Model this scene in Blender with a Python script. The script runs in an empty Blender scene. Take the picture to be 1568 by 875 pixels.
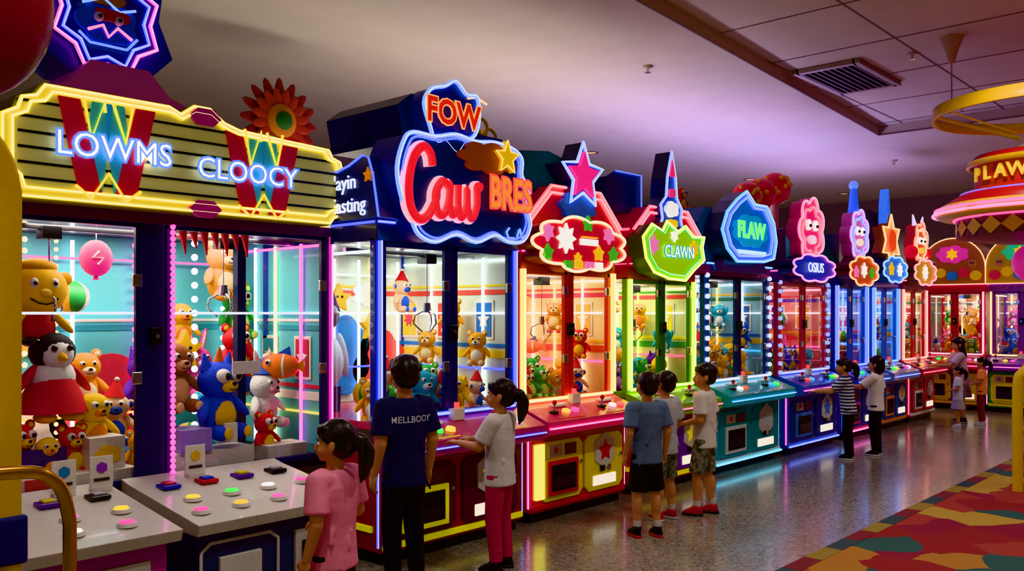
import bpy, math, random, bmesh
from mathutils import Vector, Matrix
random.seed(7)
scn = bpy.context.scene
COL = scn.collection

# ---------------------------------------------------------------- materials
def lin(h):
    o = []
    for i in (0, 2, 4):
        c = int(h[i:i+2], 16) / 255
        o.append(c / 12.92 if c <= .04045 else ((c + .055) / 1.055) ** 2.4)
    return tuple(o) + (1,)
_m = {}
def P(h, rough=.4, metal=0., emit=0., bump=0., bs=40, var=.12, coat=0.):
    k = (h, rough, metal, emit, bump, bs, coat)
    if k in _m: return _m[k]
    m = bpy.data.materials.new(('glow_' if emit else 'surface_') + h)
    m.use_nodes = True
    nt = m.node_tree; p = nt.nodes['Principled BSDF']
    c = lin(h)
    p.inputs['Roughness'].default_value = rough
    p.inputs['Metallic'].default_value = metal
    p.inputs['Coat Weight'].default_value = coat
    if emit:
        p.inputs['Base Color'].default_value = c
        p.inputs['Emission Color'].default_value = c
        p.inputs['Emission Strength'].default_value = emit
    else:
        tc = nt.nodes.new('ShaderNodeTexCoord')
        n = nt.nodes.new('ShaderNodeTexNoise'); n.inputs['Scale'].default_value = bs
        nt.links.new(tc.outputs['Object'], n.inputs['Vector'])
        mx = nt.nodes.new('ShaderNodeMix'); mx.data_type = 'RGBA'
        mx.inputs['A'].default_value = tuple(x * (1 - var) for x in c[:3]) + (1,)
        mx.inputs['B'].default_value = tuple(min(1, x * (1 + var)) for x in c[:3]) + (1,)
        nt.links.new(n.outputs['Fac'], mx.inputs['Factor'])
        nt.links.new(mx.outputs['Result'], p.inputs['Base Color'])
        if bump:
            b = nt.nodes.new('ShaderNodeBump'); b.inputs['Strength'].default_value = bump
            b.inputs['Distance'].default_value = .02
            nt.links.new(n.outputs['Fac'], b.inputs['Height'])
            nt.links.new(b.outputs['Normal'], p.inputs['Normal'])
    _m[k] = m
    return m
def ramp_mat(name, kind, scale, stops, rough=.6, distort=0., bump=0., coat=0., vec_scale=(1, 1, 1)):
    m = bpy.data.materials.new(name); m.use_nodes = True
    nt = m.node_tree; p = nt.nodes['Principled BSDF']
    p.inputs['Roughness'].default_value = rough
    p.inputs['Coat Weight'].default_value = coat
    p.inputs['Coat Roughness'].default_value = .12
    tc = nt.nodes.new('ShaderNodeTexCoord'); mp = nt.nodes.new('ShaderNodeMapping')
    mp.inputs['Scale'].default_value = vec_scale
    nt.links.new(tc.outputs['Object'], mp.inputs['Vector'])
    vec = mp.outputs['Vector']
    if distort:
        dn = nt.nodes.new('ShaderNodeTexNoise'); dn.inputs['Scale'].default_value = scale * .9
        nt.links.new(vec, dn.inputs['Vector'])
        ad = nt.nodes.new('ShaderNodeVectorMath'); ad.operation = 'MULTIPLY_ADD'
        ad.inputs[1].default_value = (distort,) * 3
        nt.links.new(dn.outputs['Color'], ad.inputs[0]); nt.links.new(vec, ad.inputs[2])
        vec = ad.outputs[0]
    if kind == 'voronoi':
        t = nt.nodes.new('ShaderNodeTexVoronoi'); t.inputs['Scale'].default_value = scale
        nt.links.new(vec, t.inputs['Vector'])
        sp = nt.nodes.new('ShaderNodeSeparateColor'); nt.links.new(t.outputs['Color'], sp.inputs[0])
        out = sp.outputs[0]
    elif kind == 'wave':
        t = nt.nodes.new('ShaderNodeTexWave'); t.bands_direction = 'Z'
        t.inputs['Scale'].default_value = scale; nt.links.new(vec, t.inputs['Vector']); out = t.outputs['Fac']
    else:
        t = nt.nodes.new('ShaderNodeTexNoise'); t.inputs['Scale'].default_value = scale
        t.inputs['Detail'].default_value = 3
        nt.links.new(vec, t.inputs['Vector']); out = t.outputs['Fac']
    r = nt.nodes.new('ShaderNodeValToRGB'); r.color_ramp.interpolation = 'CONSTANT'
    e = r.color_ramp.elements
    e[0].position = stops[0][0]; e[0].color = lin(stops[0][1])
    e[1].position = stops[1][0]; e[1].color = lin(stops[1][1])
    for pos, h in stops[2:]:
        x = e.new(pos); x.color = lin(h)
    nt.links.new(out, r.inputs['Fac']); nt.links.new(r.outputs['Color'], p.inputs['Base Color'])
    if bump:
        b = nt.nodes.new('ShaderNodeBump'); b.inputs['Strength'].default_value = bump
        n2 = nt.nodes.new('ShaderNodeTexNoise'); n2.inputs['Scale'].default_value = 200
        nt.links.new(tc.outputs['Object'], n2.inputs['Vector'])
        nt.links.new(n2.outputs['Fac'], b.inputs['Height']); nt.links.new(b.outputs['Normal'], p.inputs['Normal'])
    return m
def glass_mat():
    m = bpy.data.materials.new('clear_glass'); m.use_nodes = True
    nt = m.node_tree
    nt.nodes.remove(nt.nodes['Principled BSDF'])
    o = nt.nodes['Material Output']
    t = nt.nodes.new('ShaderNodeBsdfTransparent'); t.inputs[0].default_value = (.95, .96, .98, 1)
    g = nt.nodes.new('ShaderNodeBsdfGlossy'); g.inputs['Roughness'].default_value = .02
    f = nt.nodes.new('ShaderNodeLayerWeight'); f.inputs['Blend'].default_value = .5
    pw = nt.nodes.new('ShaderNodeMath'); pw.operation = 'POWER'; pw.inputs[1].default_value = 5
    ma = nt.nodes.new('ShaderNodeMath'); ma.operation = 'MULTIPLY_ADD'; ma.inputs[1].default_value = .9; ma.inputs[2].default_value = .05
    x = nt.nodes.new('ShaderNodeMixShader')
    nt.links.new(f.outputs['Facing'], pw.inputs[0]); nt.links.new(pw.outputs[0], ma.inputs[0])
    nt.links.new(ma.outputs[0], x.inputs[0]); nt.links.new(t.outputs[0], x.inputs[1]); nt.links.new(g.outputs[0], x.inputs[2])
    nt.links.new(x.outputs[0], o.inputs[0])
    return m
GLASS = glass_mat()
NE = .62
_ecol = {}
def E(h, s=3.):
    m = P(h, emit=s * NE); _ecol[m.name] = h
    return m
def core_of(m):
    h = _ecol.get(m.name, 'ffffff')
    c = [min(255, int(int(h[i:i+2], 16) * .35 + 255 * .65)) for i in (0, 2, 4)]
    return P('%02x%02x%02x' % tuple(c), emit=3.2)

# ---------------------------------------------------------------- mesh builder
class B:
    def __init__(s, name, parent=None, dx=0.):
        s.name, s.parent = name, parent
        s.v, s.f, s.mi, s.sm, s.mats = [], [], [], [], []
        s.M = Matrix.Translation((dx, 0, 0))
    def add(s, vs, fs, m, smooth=False):
        o = len(s.v)
        s.v += [s.M @ Vector(v) for v in vs]
        if m not in s.mats: s.mats.append(m)
        k = s.mats.index(m)
        for f in fs:
            s.f.append([i + o for i in f]); s.mi.append(k); s.sm.append(smooth)
    def box(s, x0, x1, y0, y1, z0, z1, m):
        s.add([(x, y, z) for z in (z0, z1) for y in (y0, y1) for x in (x0, x1)],
              [(0, 2, 3, 1), (4, 5, 7, 6), (0, 1, 5, 4), (2, 6, 7, 3), (0, 4, 6, 2), (1, 3, 7, 5)], m)
    def prism(s, pts, a0, a1, m, axis='y'):
        n = len(pts)
        def g(p, a):
            return (p[0], a, p[1]) if axis == 'y' else ((a, p[0], p[1]) if axis == 'x' else (p[0], p[1], a))
        vs = [g(p, a0) for p in pts] + [g(p, a1) for p in pts]
        fs = [list(range(n)), list(range(2 * n - 1, n - 1, -1))] + [(i, (i + 1) % n, (i + 1) % n + n, i + n) for i in range(n)]
        s.add(vs, fs, m)
    def cone(s, p0, p1, r0, r1, m, n=10):
        p0, p1 = Vector(p0), Vector(p1)
        t = (p1 - p0).normalized()
        a = t.orthogonal().normalized(); b = t.cross(a)
        vs = []
        for p, r in ((p0, r0), (p1, r1)):
            for i in range(n):
                w = 2 * math.pi * i / n
                vs.append(p + (a * math.cos(w) + b * math.sin(w)) * r)
        s.add(vs, [(i, (i + 1) % n, (i + 1) % n + n, i + n) for i in range(n)], m, True)
        s.add(vs, [list(range(n))[::-1], list(range(n, 2 * n))], m)
    def ell(s, c, ax, ay, az, m, nu=14, nv=9):
        c, ax, ay, az = Vector(c), Vector(ax), Vector(ay), Vector(az)
        vs = [c + az]
        for j in range(1, nv):
            t = math.pi * j / nv
            for i in range(nu):
                w = 2 * math.pi * i / nu
                vs.append(c + ax * math.sin(t) * math.cos(w) + ay * math.sin(t) * math.sin(w) + az * math.cos(t))
        vs.append(c - az)
        fs = [(0, 1 + i, 1 + (i + 1) % nu) for i in range(nu)]
        for j in range(nv - 2):
            for i in range(nu):
                a = 1 + j * nu
                fs.append((a + i, a + nu + i, a + nu + (i + 1) % nu, a + (i + 1) % nu))
        l = len(vs) - 1; a = 1 + (nv - 2) * nu
        fs += [(l, a + (i + 1) % nu, a + i) for i in range(nu)]
        s.add(vs, fs, m, True)
    def sph(s, c, r, m, nu=14, nv=9):
        if not isinstance(r, (tuple, list)): r = (r, r, r)
        s.ell(c, (r[0], 0, 0), (0, r[1], 0), (0, 0, r[2]), m, nu, nv)
    def cap(s, p0, p1, r0, r1, m):
        s.cone(p0, p1, r0, r1, m, 14); s.sph(p0, r0 * .995, m); s.sph(p1, r1 * .995, m)
    def tube(s, path, r, m, closed=False, n=7):
        path = [Vector(p) for p in path]; N = len(path); vs = []
        for i, p in enumerate(path):
            a = path[i - 1] if (i or closed) else p
            b = path[(i + 1) % N] if (i < N - 1 or closed) else p
            t1 = (p - a).normalized() if (p - a).length > 1e-6 else Vector()
            t2 = (b - p).normalized() if (b - p).length > 1e-6 else Vector()
            t = (t1 + t2)
            t = t.normalized() if t.length > 1e-4 else (t2 if t2.length else t1)
            ref = Vector((0, 1, 0)) if abs(t.y) < .9 else Vector((0, 0, 1))
            n1 = (ref - t * ref.dot(t)).normalized(); n2 = t.cross(n1)
            for k in range(n):
                w = 2 * math.pi * k / n
                vs.append(p + n1 * math.cos(w) * r + n2 * math.sin(w) * r)
        fs = []
        for i in range(N if closed else N - 1):
            j = (i + 1) % N
            for k in range(n):
                l = (k + 1) % n
                fs.append((i * n + k, i * n + l, j * n + l, j * n + k))
        s.add(vs, fs, m, True)
        if not closed:
            s.add(vs, [list(range(n)), list(range((N - 1) * n, N * n))], m)
    def neon(s, path, r, m, closed=False):
        s.tube(path, r, m, closed)
        s.tube([(p[0], p[1] - r * .72, p[2]) for p in path], r * .42, core_of(m), closed, 6)
    def loft(s, rings, m, n=24):
        vs = []
        for cx, cy, z, rx, ry in rings:
            for i in range(n):
                w = 2 * math.pi * i / n
                vs.append((cx + rx * math.cos(w), cy + ry * math.sin(w), z))
        fs = [list(range(n)), list(range((len(rings) - 1) * n, len(rings) * n))]
        for j in range(len(rings) - 1):
            for i in range(n):
                k = (i + 1) % n
                fs.append((j * n + i, j * n + k, (j + 1) * n + k, (j + 1) * n + i))
        s.add(vs, fs, m, True)
    def lathe(s, prof, c, m, n=48):
        vs = []
        for r, z in prof:
            for i in range(n):
                w = 2 * math.pi * i / n
                vs.append((c[0] + r * math.cos(w), c[1] + r * math.sin(w), c[2] + z))
        fs = []
        for j in range(len(prof) - 1):
            for i in range(n):
                k = (i + 1) % n
                fs.append((j * n + i, j * n + k, (j + 1) * n + k, (j + 1) * n + i))
        s.add(vs, fs, m, True)
    def beads(s, p0, p1, r, gap, m):
        p0, p1 = Vector(p0), Vector(p1); L = (p1 - p0).length; n = int(L / gap)
        for i in range(n + 1): s.sph(p0 + (p1 - p0) * i / n, r, m, 8, 5)
    def mesh(s):
        me = bpy.data.meshes.new(s.name)
        me.from_pydata(s.v, [], s.f)
        for m in s.mats: me.materials.append(m)
        me.polygons.foreach_set('material_index', s.mi)
        me.polygons.foreach_set('use_smooth', s.sm)
        bm = bmesh.new(); bm.from_mesh(me)
        bmesh.ops.recalc_face_normals(bm, faces=bm.faces)
        bm.to_mesh(me); bm.free()
        return me
    def obj(s, bevel=0.):
        o = bpy.data.objects.new(s.name, s.mesh()); COL.objects.link(o)
        if s.parent: o.parent = s.parent
        if bevel:
            b = o.modifiers.new('soft_edges', 'BEVEL'); b.width = bevel; b.segments = 2
            b.limit_method = 'ANGLE'; b.angle_limit = math.radians(50)
        return o
def empty(name, loc=(0, 0, 0), rz=0.):
    o = bpy.data.objects.new(name, None); o.location = loc; o.rotation_euler = (0, 0, rz)
    o.empty_display_size = .2; COL.objects.link(o); return o
R90 = math.radians(90)
def text(body, loc, size, m, parent, rot=(R90, 0, 0), ext=.004, outline=None, orad=.006, sx=1., shear=0., bold=0., name='lettering'):
    out = []
    for k in range(2 if outline else 1):
        c = bpy.data.curves.new(name, 'FONT'); c.body = body; c.size = size
        c.align_x = 'CENTER'; c.align_y = 'CENTER'; c.shear = shear; c.resolution_u = 3
        o = bpy.data.objects.new(name if k == 0 else name + '_neon_outline', c)
        if k == 0:
            c.extrude = ext; c.offset = bold; c.materials.append(m)
        else:
            c.fill_mode = 'NONE'; c.bevel_depth = orad; c.bevel_resolution = 1; c.offset = bold
            c.materials.append(outline)
        o.location = loc; o.rotation_euler = rot; o.scale = (sx, 1, 1)
        COL.objects.link(o); o.parent = parent; out.append(o)
    return out
def area(name, parent, loc, rot, sx, sy, power, col, spread=None):
    l = bpy.data.lights.new(name, 'AREA'); l.shape = 'RECTANGLE'; l.size = sx; l.size_y = sy
    l.energy = power; l.color = col
    if spread: l.spread = math.radians(spread)
    o = bpy.data.objects.new(name, l); o.location = loc; o.rotation_euler = rot; COL.objects.link(o)
    if parent: o.parent = parent
    return o

# outlines (x,z)
def blob(cx, cz, rx, rz, lobes=9, amp=.1, n=72, ph=0.):
    return [(cx + rx * (1 + amp * abs(math.sin(lobes * (t + ph) / 2)) - amp * .5) * math.cos(t),
             cz + rz * (1 + amp * abs(math.sin(lobes * (t + ph) / 2)) - amp * .5) * math.sin(t))
            for t in [2 * math.pi * i / n for i in range(n)]]
def star(cx, cz, R, r, n=5, rot=0.):
    return [(cx + (R if i % 2 == 0 else r) * math.sin(math.pi * i / n + rot), cz + (R if i % 2 == 0 else r) * math.cos(math.pi * i / n + rot)) for i in range(2 * n)]
def poly(cx, cz, R, n, rot=0., sx=1., sz=1.):
    return [(cx + R * sx * math.sin(2 * math.pi * i / n + rot), cz + R * sz * math.cos(2 * math.pi * i / n + rot)) for i in range(n)]
def scaled(pts, k, kz=None):
    kz = kz or k
    cx = sum(p[0] for p in pts) / len(pts); cz = sum(p[1] for p in pts) / len(pts)
    return [(cx + (p[0] - cx) * k, cz + (p[1] - cz) * kz) for p in pts]
def crom(pts, sub=6, closed=False):
    out = []; n = len(pts)
    rng = range(n) if closed else range(n - 1)
    for i in rng:
        g = (lambda j: pts[j % n]) if closed else (lambda j: pts[max(0, min(n - 1, j))])
        p0, p1, p2, p3 = g(i - 1), g(i), g(i + 1), g(i + 2)
        for k in range(sub):
            t = k / sub
            out.append(tuple(.5 * (2 * b + (c - a) * t + (2 * a - 5 * b + 4 * c - d) * t * t + (-a + 3 * b - 3 * c + d) * t ** 3)
                             for a, b, c, d in zip(p0, p1, p2, p3)))
    if not closed: out.append(pts[-1])
    return out
def sign(b, pts, y, dep, face, side, neon, r=.011, inner=None, ink=.86):
    b.prism(pts, y + .004, y + dep, side)
    b.prism(scaled(pts, .985), y, y + .02, face)
    if neon: b.neon([(p[0], y - .012, p[1]) for p in pts], r, neon, True)
    if inner: b.neon([(p[0], y - .012, p[1]) for p in scaled(pts, ink)], r * .8, inner, True)
def ink(b, pts, y, m, d=.012): b.prism(pts, y - d, y + .01, m)

# ---------------------------------------------------------------- plush toys
BLK = P('0a0a0c', .25); WHT = P('e8e4da', .7)
def critter(name, c1, c2, ear='round', eye=.016, horn=None, hat=None, snout=1.):
    b = B(name); f1 = P(c1, .85, bump=.4, bs=90); f2 = P(c2, .85, bump=.4, bs=90)
    b.sph((0, 0, .13), (.1, .085, .125), f1, 18, 12); b.sph((0, -.035, .125), (.075, .065, .09), f2)
    b.sph((0, -.01, .3), (.108, .095, .098), f1, 20, 14)
    b.sph((0, -.085, .275), (.05 * snout, .04, .034 * snout), f2); b.sph((0, -.125, .288), (.015, .01, .011), BLK, 10, 6)
    for s in (-1, 1):
        b.sph((s * .038, -.085, .325), eye * 1.25, WHT, 12, 8)
        b.sph((s * .036, -.085 - eye * .75, .325), eye * .72, BLK, 10, 6)
        if ear == 'round':
            b.sph((s * .085, 0, .385), (.038, .02, .038), f1); b.sph((s * .085, -.012, .385), (.022, .014, .022), f2)
        elif ear == 'long':
            b.ell((s * .055, .01, .46), (.026, 0, 0), (0, .014, 0), (s * .02, 0, .09), f1)
            b.ell((s * .055, -.002, .46), (.014, 0, 0), (0, .008, 0), (s * .015, 0, .07), f2)
        elif ear == 'cat':
            b.cone((s * .065, 0, .36), (s * .085, 0, .44), .035, .004, f1, 8)
        elif ear == 'side':
            b.sph((s * .115, 0, .31), (.034, .018, .036), f1); b.sph((s * .115, -.012, .31), (.022, .012, .024), f2)
        elif ear == 'flop':
            b.ell((s * .12, 0, .28), (.03, 0, 0), (0, .045, 0), (s * .02, 0, .08), f1)
        b.ell((s * .115, -.03, .17), (.032, 0, 0), (0, .032, 0), (s * -.02 + s * .055, -.03, -.06), f1)
        b.ell((s * .065, -.09, .045), (.04, 0, 0), (0, .065, 0), (0, 0, .04), f1)
        b.sph((s * .065, -.15, .045), (.028, .012, .03), f2, 10, 6)
    b.tube([(-.025, -.118, .262), (-.012, -.125, .255), (0, -.127, .26), (.012, -.125, .255), (.025, -.118, .262)], .003, BLK, n=5)
    if horn: b.cone((0, -.01, .38), (0, -.02, .47), .03, .004, P(horn, .6), 8)
    if hat:
        b.cone((0, -.01, .37), (.02, 0, .5), .08, .01, P(hat, .8), 14); b.sph((.02, 0, .5), .02, WHT)
    return b.mesh()
def penguin():
    b = B('penguin_plush'); k = P('16161c', .8); r = P('c01424', .8); y = P('f0b018', .7)
    b.sph((0, 0, .32), (.1, .09, .09), k); b.sph((0, -.04, .31), (.075, .06, .07), WHT); b.sph((0, 0, .2), (.1, .09, .1), WHT)
    b.cone((0, 0, .05), (0, 0, .2), .16, .09, r, 20); b.cone((0, -.09, .3), (0, -.14, .29), .025, .004, y, 8)
    for s in (-1, 1):
        b.sph((s * .035, -.095, .34), .014, BLK); b.ell((s * .12, 0, .2), (.025, 0, 0), (0, .04, 0), (s * .05, 0, -.07), r)
        b.sph((s * .06, -.06, .03), (.045, .07, .025), y)
    return b.mesh()
def starfish():
    b = B('star_plush'); y = P('f0c020', .7)
    b.prism(scaled(star(0, .16, .16, .08), 1), -.03, .03, y)
    for s in (-1, 1): b.sph((s * .03, -.035, .18), .014, BLK)
    return b.mesh()
def smiley():
    b = B('round_faced_plush'); y = P('f6bc10', .8)
    b.sph((0, 0, .3), (.15, .12, .14), y, 24, 16); b.sph((0, 0, .09), (.09, .08, .12), P('b81420', .8))
    b.sph((0, -.115, .28), (.03, .025, .022), P('f6c84a', .7))
    b.tube([(-.07, -.098, .25), (-.035, -.115, .225), (0, -.12, .218), (.035, -.115, .225), (.07, -.098, .25)], .005, BLK)
    for s in (-1, 1):
        b.sph((s * .05, -.1, .33), (.022, .02, .03), WHT); b.sph((s * .05, -.118, .33), .012, BLK)
        b.sph((s * .14, 0, .36), (.04, .02, .04), y); b.ell((s * .12, -.02, .12), (.03, 0, 0), (0, .03, 0), (s * .05, 0, -.06), y)
        b.sph((s * .05, -.05, .02), (.05, .07, .03), BLK)
    b.sph((.0, -.0, .42), (.1, .08, .05), P('e0a010', .8))
    return b.mesh()
def fish():
    b = B('tropical_fish_plush'); o = P('f07818', .7)
    b.sph((0, 0, .15), (.15, .07, .1), o); b.sph((.03, 0, .15), (.03, .073, .098), WHT); b.sph((-.08, -.05, .18), (.025, .02, .025), WHT); b.sph((-.085, -.068, .18), .013, BLK)
    b.prism([(.12, .15), (.22, .24), (.2, .15), (.22, .06)], -.02, .02, o); b.prism([(-.03, .24), (.08, .23), (.07, .3)], -.015, .015, P('2858c8', .7))
    return b.mesh()
def ballplush():
    b = B('striped_ball')
    for k, c in enumerate(('e02030', 'f0e8e0', '2858d0', 'f0c020', '30a050', 'f0e8e0')):
        vs = []
        for j in range(9):
            t = math.pi * j / 8
            for i in range(4):
                w = 2 * math.pi * (k + i / 3) / 6
                vs.append((.13 * math.sin(t) * math.cos(w), .13 * math.sin(t) * math.sin(w), .13 + .13 * math.cos(t)))
        b.add(vs, [(j * 4 + i, j * 4 + i + 1, j * 4 + 5 + i, j * 4 + 4 + i) for j in range(8) for i in range(3)], P(c, .4), True)
    return b.mesh()
PL = [critter('bear_plush', 'd89c38', 'f0d8a0'), critter('blue_monster_plush', '2a4fd8', 'f0c020', 'cat', .03, 'e86a10'),
      critter('yellow_duck_plush', 'f6c414', 'f08018', 'none', .02, snout=.9), critter('pink_bunny_plush', 'ea5fa8', 'fbd0e2', 'long'),
      critter('red_monster_plush', 'd81c24', 'f0c030', 'round', .028), critter('green_frog_plush', '3aa84a', 'd8f080', 'round', .026),
      critter('cyan_dog_plush', '28a8c8', 'f0f0e0', 'flop'), critter('monkey_plush', '9a5a28', 'f0c088', 'side'),
      critter('purple_cat_plush', '6a34b8', 'e0a0f0', 'cat', .022), critter('white_rabbit_plush', 'e8e4dc', 'f0b0b8', 'long', hat='2858c8'),
      penguin(), starfish(), critter('golden_lion_plush', 'f4a414', 'fff0d0', 'round'), smiley(), fish(), ballplush(),
      critter('red_capped_plush', 'f0c8a0', '2858d0', 'side', .02, hat='d01c24')]
def put(i, parent, loc, rz=0., sc=1., tilt=0.):
    me = PL[i % len(PL)]
    o = bpy.data.objects.new(me.name, me); o.location = loc; o.rotation_euler = (tilt, 0, rz); o.scale = (sc,) * 3
    COL.objects.link(o); o.parent = parent; return o

DARK = P('0c0c12', .5); CHR = P('c8c8cc', .2, 1.); BRASS = P('c89038', .25, 1.)
# ---------------------------------------------------------------- claw machine
def claw_unit(g, x, y, zt, drop):
    g.box(x - .05, x + .05, y - .05, y + .05, zt - .1, zt - .03, DARK)
    g.cone((x, y, zt - .1), (x, y, zt - drop), .004, .004, CHR, 6)
    z = zt - drop
    g.cone((x, y, z), (x, y, z - .07), .028, .035, CHR, 12)
    for k in range(3):
        a = 2 * math.pi * k / 3 + .5
        c, s = math.cos(a), math.sin(a)
        g.tube([(x + c * .03, y + s * .03, z - .06), (x + c * .09, y + s * .09, z - .09), (x + c * .1, y + s * .1, z - .15), (x + c * .035, y + s * .035, z - .21)], .007, CHR, n=6)
ALLK = [0, 1, 2, 3, 4, 5, 6, 7, 8, 9, 11, 12, 14, 15, 16]
def claw_machine(x0, x1, Y, c, rz=0., center=None):
    w = x1 - x0; h = w / 2
    loc = center if center else ((x0 + x1) / 2, Y, 0)
    root = empty('claw_machine', loc, rz)
    D = c.get('D', 1.0); zc = c.get('zc', .9); zf = c.get('zf', .79); zt = c.get('zt', 2.0); zh = c.get('zh', 2.2)
    con = c.get('con', .3); bf = c.get('bf', .12)
    post = P(c['post'], .3, coat=.5); base = P(c['base'], .3, coat=.6); acc = P(c['acc'], .35, coat=.5); fr = P(c['frame'], .35)
    led = E(c['led'], c.get('ls', 4)); led2 = E(c['led2'], 3.2)
    A2 = P(c['acc2'], .35, emit=.25) if c.get('a2glow') else P(c['acc2'], .35)
    kinds = c.get('kinds', ALLK)
    b = B('cabinet', root)
    if not c.get('nocon'):
        b.box(-h + .03, h - .03, -bf + .04, D - .04, 0.0, .09, DARK)
        b.box(-h + .01, h - .01, -bf, D, .08, zf - .08, base)
        b.prism([(-con, zf - .1), (-con, zf), (.01, zc), (.01, zf - .14), (-bf, zf - .14)], -h - .01, h + .01, acc, 'x')
        pw = w * .42
        for k, xc in enumerate((-w * .235, w * .235)):
            if c.get('slot') and k == 0: xc += .03
            zb, ztp = .15, zf - .18
            b.prism([(xc - pw / 2 + .05, zb), (xc + pw / 2 - .05, zb), (xc + pw / 2, zb + .05), (xc + pw / 2, ztp - .05), (xc + pw / 2 - .05, ztp), (xc - pw / 2 + .05, ztp), (xc - pw / 2, ztp - .05), (xc - pw / 2, zb + .05)], -bf - .02, -bf + .02, P(c['panel'], .4))
            if k == 0:
                b.box(xc - pw * .36, xc + pw * .36, -bf - .035, -bf, .19, .46, A2)
                b.box(xc - pw * .29, xc + pw * .29, -bf - .042, -bf, .225, .425, DARK)
                b.box(xc - pw * .25, xc + pw * .25, -bf - .048, -bf, .24, .33, P('3a3a44', .2))
                b.box(xc - pw * .34, xc - pw * .02, -bf - .03, -bf, .49, zf - .21, P('d8d0c0', .4)); b.prism(star(xc - pw * .18, .54, .035, .018), -bf - .036, -bf, P('c02030', .4))
                b.box(xc + pw * .05, xc + pw * .32, -bf - .03, -bf, .49, zf - .21, P('701820', .4))
            else:
                b.prism(poly(xc, .47, pw * .3, 6), -bf - .032, -bf, P('e0dcd0', .4))
                b.prism(star(xc, .47, pw * .19, pw * .1), -bf - .037, -bf, A2)
                b.box(xc - pw * .3, xc + pw * .3, -bf - .03, -bf, .19, .27, E(c.get('win', 'fff4e0'), 1.6))
                b.box(xc - pw * .12, xc - pw * .02, -bf - .04, -bf, .3, .35, BLK); b.box(xc + pw * .06, xc + pw * .14, -bf - .04, -bf, .3, .35, CHR)
            b.cone((xc + pw * .43, -bf - .02, .42), (xc + pw * .43, -bf - .035, .42), .015, .015, CHR)
        if c.get('slot'): b.box(-h + .03, -h + .13, -bf - .03, -bf, .18, .6, E(c['slot'], 2.8))
        b.box(-h + .01, h - .01, -bf - .014, -bf + .01, .1, .14, A2)
        b.box(-h - .005, -h + .02, -bf + .1, D - .1, .2, .24, A2)
    b.box(-h + .02, h - .02, .0, D - .02, zc - .05, zc, DARK if c.get('nocon') else acc)
    p = .055
    for sx in (-1, 1):
        for y0 in (0, D - p):
            b.box(min(sx * h, sx * (h - p)), max(sx * h, sx * (h - p)), y0, y0 + p, zc - .02, zt + .02, post)
    b.box(-h, h, -.015, D, zt, zh, P(c['head'], .35, coat=.4))
    bk = P(c['back'], .55)
    b.box(-h + .03, h - .03, D - .05, D - .02, zc, zt, bk)
    b.box(h - .03, h - .01, p, D - p, zc, zt, bk)
    for k, (z0, z1) in enumerate(((.36, .42), (.44, .47), (.84, .88), (.9, .92))):
        m_ = P(c['hill'][k % len(c['hill'])], .6)
        b.box(h - .036, h - .028, p, D - p, zc + z0, zc + z1, m_); b.box(-h + .03, h - .03, D - .056, D - .045, zc + z0, zc + z1, m_)
    for k in range(3):
        yy = .2 + (D - .35) * k / 2.2
        m_ = P(c['hill'][(k + 1) % len(c['hill'])], .6)
        if yy + .2 < D - .03:
            b.box(h - .04, h - .028, yy, yy + .2, zc + .5, zc + .8, P('e8e0d0', .5)); b.box(h - .044, h - .03, yy + .02, yy + .18, zc + .52, zc + .78, m_)
            b.prism(star(yy + .1, zc + .65, .07, .035, 5 + k), h - .048, h - .03, P(('f0e8d8', 'f0c020', 'e03050')[k], .5), 'x')
    for k in range(3):
        hx = -h + .1 + (w - .2) * (k + .5) / 3
        b.prism(blob(hx, zc + .25 + .12 * (k % 2), w * .2, .3, 7, .15, 40), D - .07, D - .045, P(c['hill'][k % len(c['hill'])], .6))
    b.prism(star(-h * .45, zc + .75, .12, .055), D - .075, D - .045, P('f0c020', .5)); b.prism(blob(h * .4, zc + .85, .16, .09, 6, .3, 40), D - .075, D - .045, P('e8e8f0', .5))
    mull = c.get('mull', [0.]); mw = c.get('mw', .05)
    xs = [-h + p] + sum([[m - mw / 2, m + mw / 2] for m in mull], []) + [h - p]
    gl = B('glass_panes', root)
    for k in range(0, len(xs), 2):
        a, e = xs[k], xs[k + 1]; t = .035
        b.box(a, e, .0, .035, zc, zc + t, fr); b.box(a, e, .0, .035, zt - t, zt, fr)
        b.box(a, a + t, .0, .035, zc, zt, fr); b.box(e - t, e, .0, .035, zc, zt, fr)
        gl.add([(a + t, .018, zc + t), (e - t, .018, zc + t), (e - t, .018, zt - t), (a + t, .018, zt - t)], [(0, 1, 2, 3)], GLASS)
        for zz_ in (1.2, 1.75):
            b.box(e - t - .02, e - .005, -.012, .01, zz_, zz_ + .07, CHR)
    for m in mull:
        b.box(m - mw / 2, m + mw / 2, .005, .045, zc, zt, fr)
        b.box(m - .035, m + .035, -.03, .0, 1.42, 1.52, BLK); b.cone((m, -.03, 1.47), (m, -.045, 1.47), .014, .014, CHR)
    x = -(h - .03)
    gl.add([(x, p, zc), (x, D - p, zc), (x, D - p, zt), (x, p, zt)], [(0, 1, 2, 3)], GLASS)
    gl.obj()
    b.obj(.006)
    n = B('neon_and_reflection_tubes', root); r = c.get('lr', .016)
    for sx in (-1, 1):
        x = sx * (h - .028)
        if c.get('beads'): n.beads((x, -.02, zc + .03), (x, -.02, zt), .025, .1, led)
        else: n.neon([(x, -.018, zc + .03), (x, -.018, zt)], r, led)
        if c.get('side_led', True): n.neon([(sx * (h + .012), -bf + .02, .12), (sx * (h + .012), -bf + .02, zf - .14)], .008, led2)
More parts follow.
